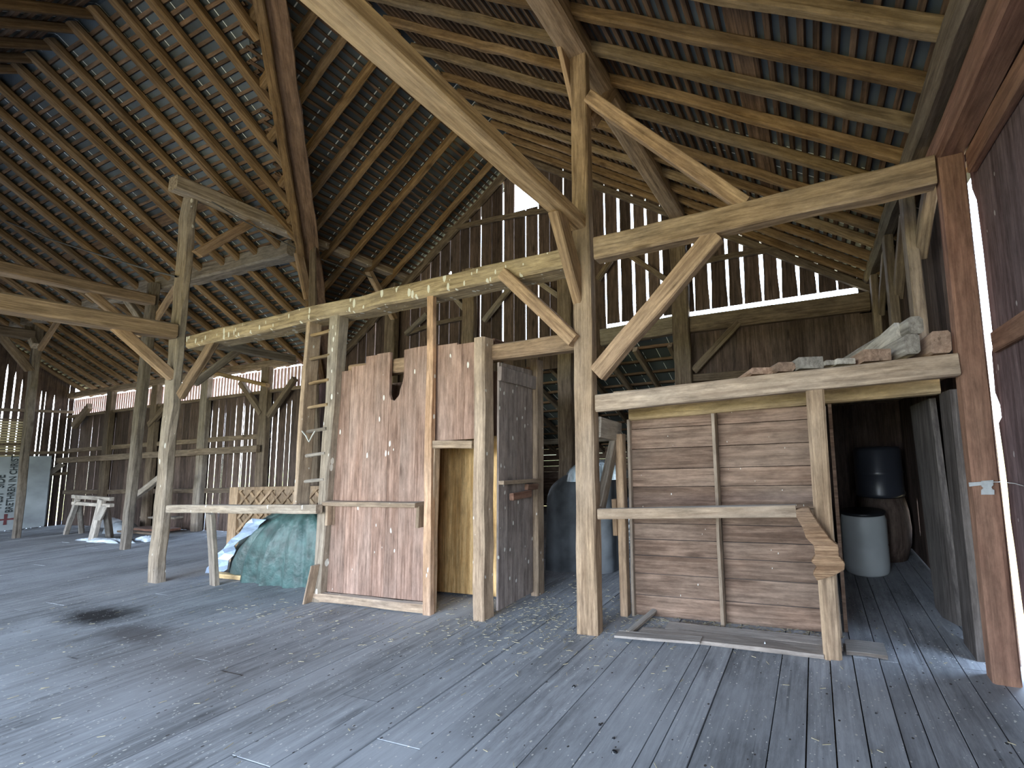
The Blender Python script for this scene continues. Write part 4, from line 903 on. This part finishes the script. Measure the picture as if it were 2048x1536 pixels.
# slatted shutter above it
t = empty('slatted_shutter', (-22, 4.7, 2.6), label='pale yellow slatted shutter above the lettered board at the left edge', cat='shutter')
MB().box((XE+.02, 4.50, 2.08), (XE+.05, 4.55, 3.2)).box((XE+.02, 4.92, 2.08), (XE+.05, 4.97, 3.2)).box((XE+.02, 4.5, 3.15), (XE+.05, 4.97, 3.2)).box((XE+.02, 4.5, 2.42), (XE+.05, 4.97, 2.5)).build('shutter_frame', TIMBER_D, t)
b = MB(); z = 2.1
while z < 3.12: b.box((XE+.025, 4.55, z), (XE+.04, 4.92, z+.05)); z += .075
b.build('slats', plain('yellowed_slat', (.55,.47,.30), .7, .2), t)

# ------------------------------------------------------------------ loose things on the main floor
timber('plank', (-1.72, 3.02, .03), (-.98, 3.06, .03), .09, .02, wood('floor_plank_grey', (.24,.2,.17), (.40,.35,.31), dust=.4), 'narrow grey plank lying on the floor right of the central post', 'plank')
timber('pole', PZ(1256, 1272)+Vector((0,0,.02)), PZ(1322, 1226)+Vector((0,.12,.06)), .06, .05, TIMBER_G, 'short rough pole lying under the narrow plank', 'pole', ch=.3)
for i, (x0, x1, y0, y1, lb) in enumerate(((-1.35, .10, 3.20, 3.33, 'wide rough plank lying before the boarded partition, nearer the wall'), (-1.55, -.04, 3.05, 3.19, 'wide rough plank lying along the end of the floorboards'), (.12, .40, 3.14, 3.32, 'short wide plank right of the sawn post'))):
    timber('plank', (x0, (y0+y1)/2, .018), (x1, (y0+y1)/2-.02*(i==0), .018), y1-y0, .03, wood('rough_plank%d' % i, (.20,.165,.14), (.34,.29,.25), dust=.35), lb, 'plank')
p = PZ(1530, 1298)
MB().prism([p+Vector((-.02,0,.0)), p+Vector((.02,0,.0)), p+Vector((0,.01,.05))], (0, .006, 0)).build('paper_scrap', plain('white_paper', (.7,.75,.8), .8, .05), label='small white paper scrap at the edge of the floorboards before the partition', cat='paper scrap')
# straw: too fine to count
rnd = random.Random(4); b = MB()
def straw(x, y, z, L_, a):
    c, s = math.cos(a)*L_/2, math.sin(a)*L_/2; w = .0015
    b.box((-L_/2, -w, 0), (L_/2, w, .0035), m=Matrix.Translation((x, y, z)) @ Matrix.Rotation(a, 4, 'Z') @ Matrix.Rotation(rnd.uniform(-.1, .1), 4, 'Y'))
for _ in range(1500):
    q = rnd.random()
    if q < .45: x, y = rnd.gauss(-2.6, .7), rnd.gauss(3.3, .35)
    elif q < .65: x, y = rnd.uniform(-1.7, .1), rnd.gauss(3.36, .06)
    elif q < .8: x, y = rnd.uniform(-6.5, -2.2), rnd.gauss(2.75, .2)
    else: x, y = rnd.uniform(-9, 1), rnd.uniform(.5, 4)
    straw(x, y, .008, rnd.uniform(.015, .045), rnd.uniform(0, 3.14))
setp(b.build('straw', plain('straw', (.36,.32,.22), .8, .3, 30), None), label='loose straw and chaff scattered over the floorboards', cat='straw', kind='stuff')
# droppings of charcoal near the camera
for u, v, s in ((1228,1505,.018),(1199,1450,.010),(1227,1477,.010),(1148,1374,.014),(1752,1428,.008)):
    p = PZ(u, v); o = blob('charcoal_lump', p.x, p.y, s, s*.6, s*.5, BLACKP, n=12, m=5, fold=.15, seed=int(u), sq=2)
    setp(o, {1228:'largest black lump on the floor near the camera', 1199:'small black lump, uppermost of the three close to the camera', 1227:'small black lump between two others close to the camera', 1148:'flat black lump on the pale boards right of the floor middle', 1752:'tiny black lump on the narrow boards at right'}[u], 'charcoal lump')
# cables
CAB = plain('grey_cable', (.10,.10,.10), .6, .1)
tube('cable', [PX(a, b_, -8.9) if False else PY(a, b_, 3.0) for a, b_ in ((0,437),(100,478),(200,510),(300,540),(352,553))], .014, CAB, label='grey cable sagging across the left roof to the tall pale post', cat='cable')
tube('cable', [PX(a, b_, -8.7) for a, b_ in ((400,388),(470,432),(540,470),(598,500),(650,522),(745,556))], .010, CAB, label='thin dark cable running below the whitish plate beam', cat='cable')
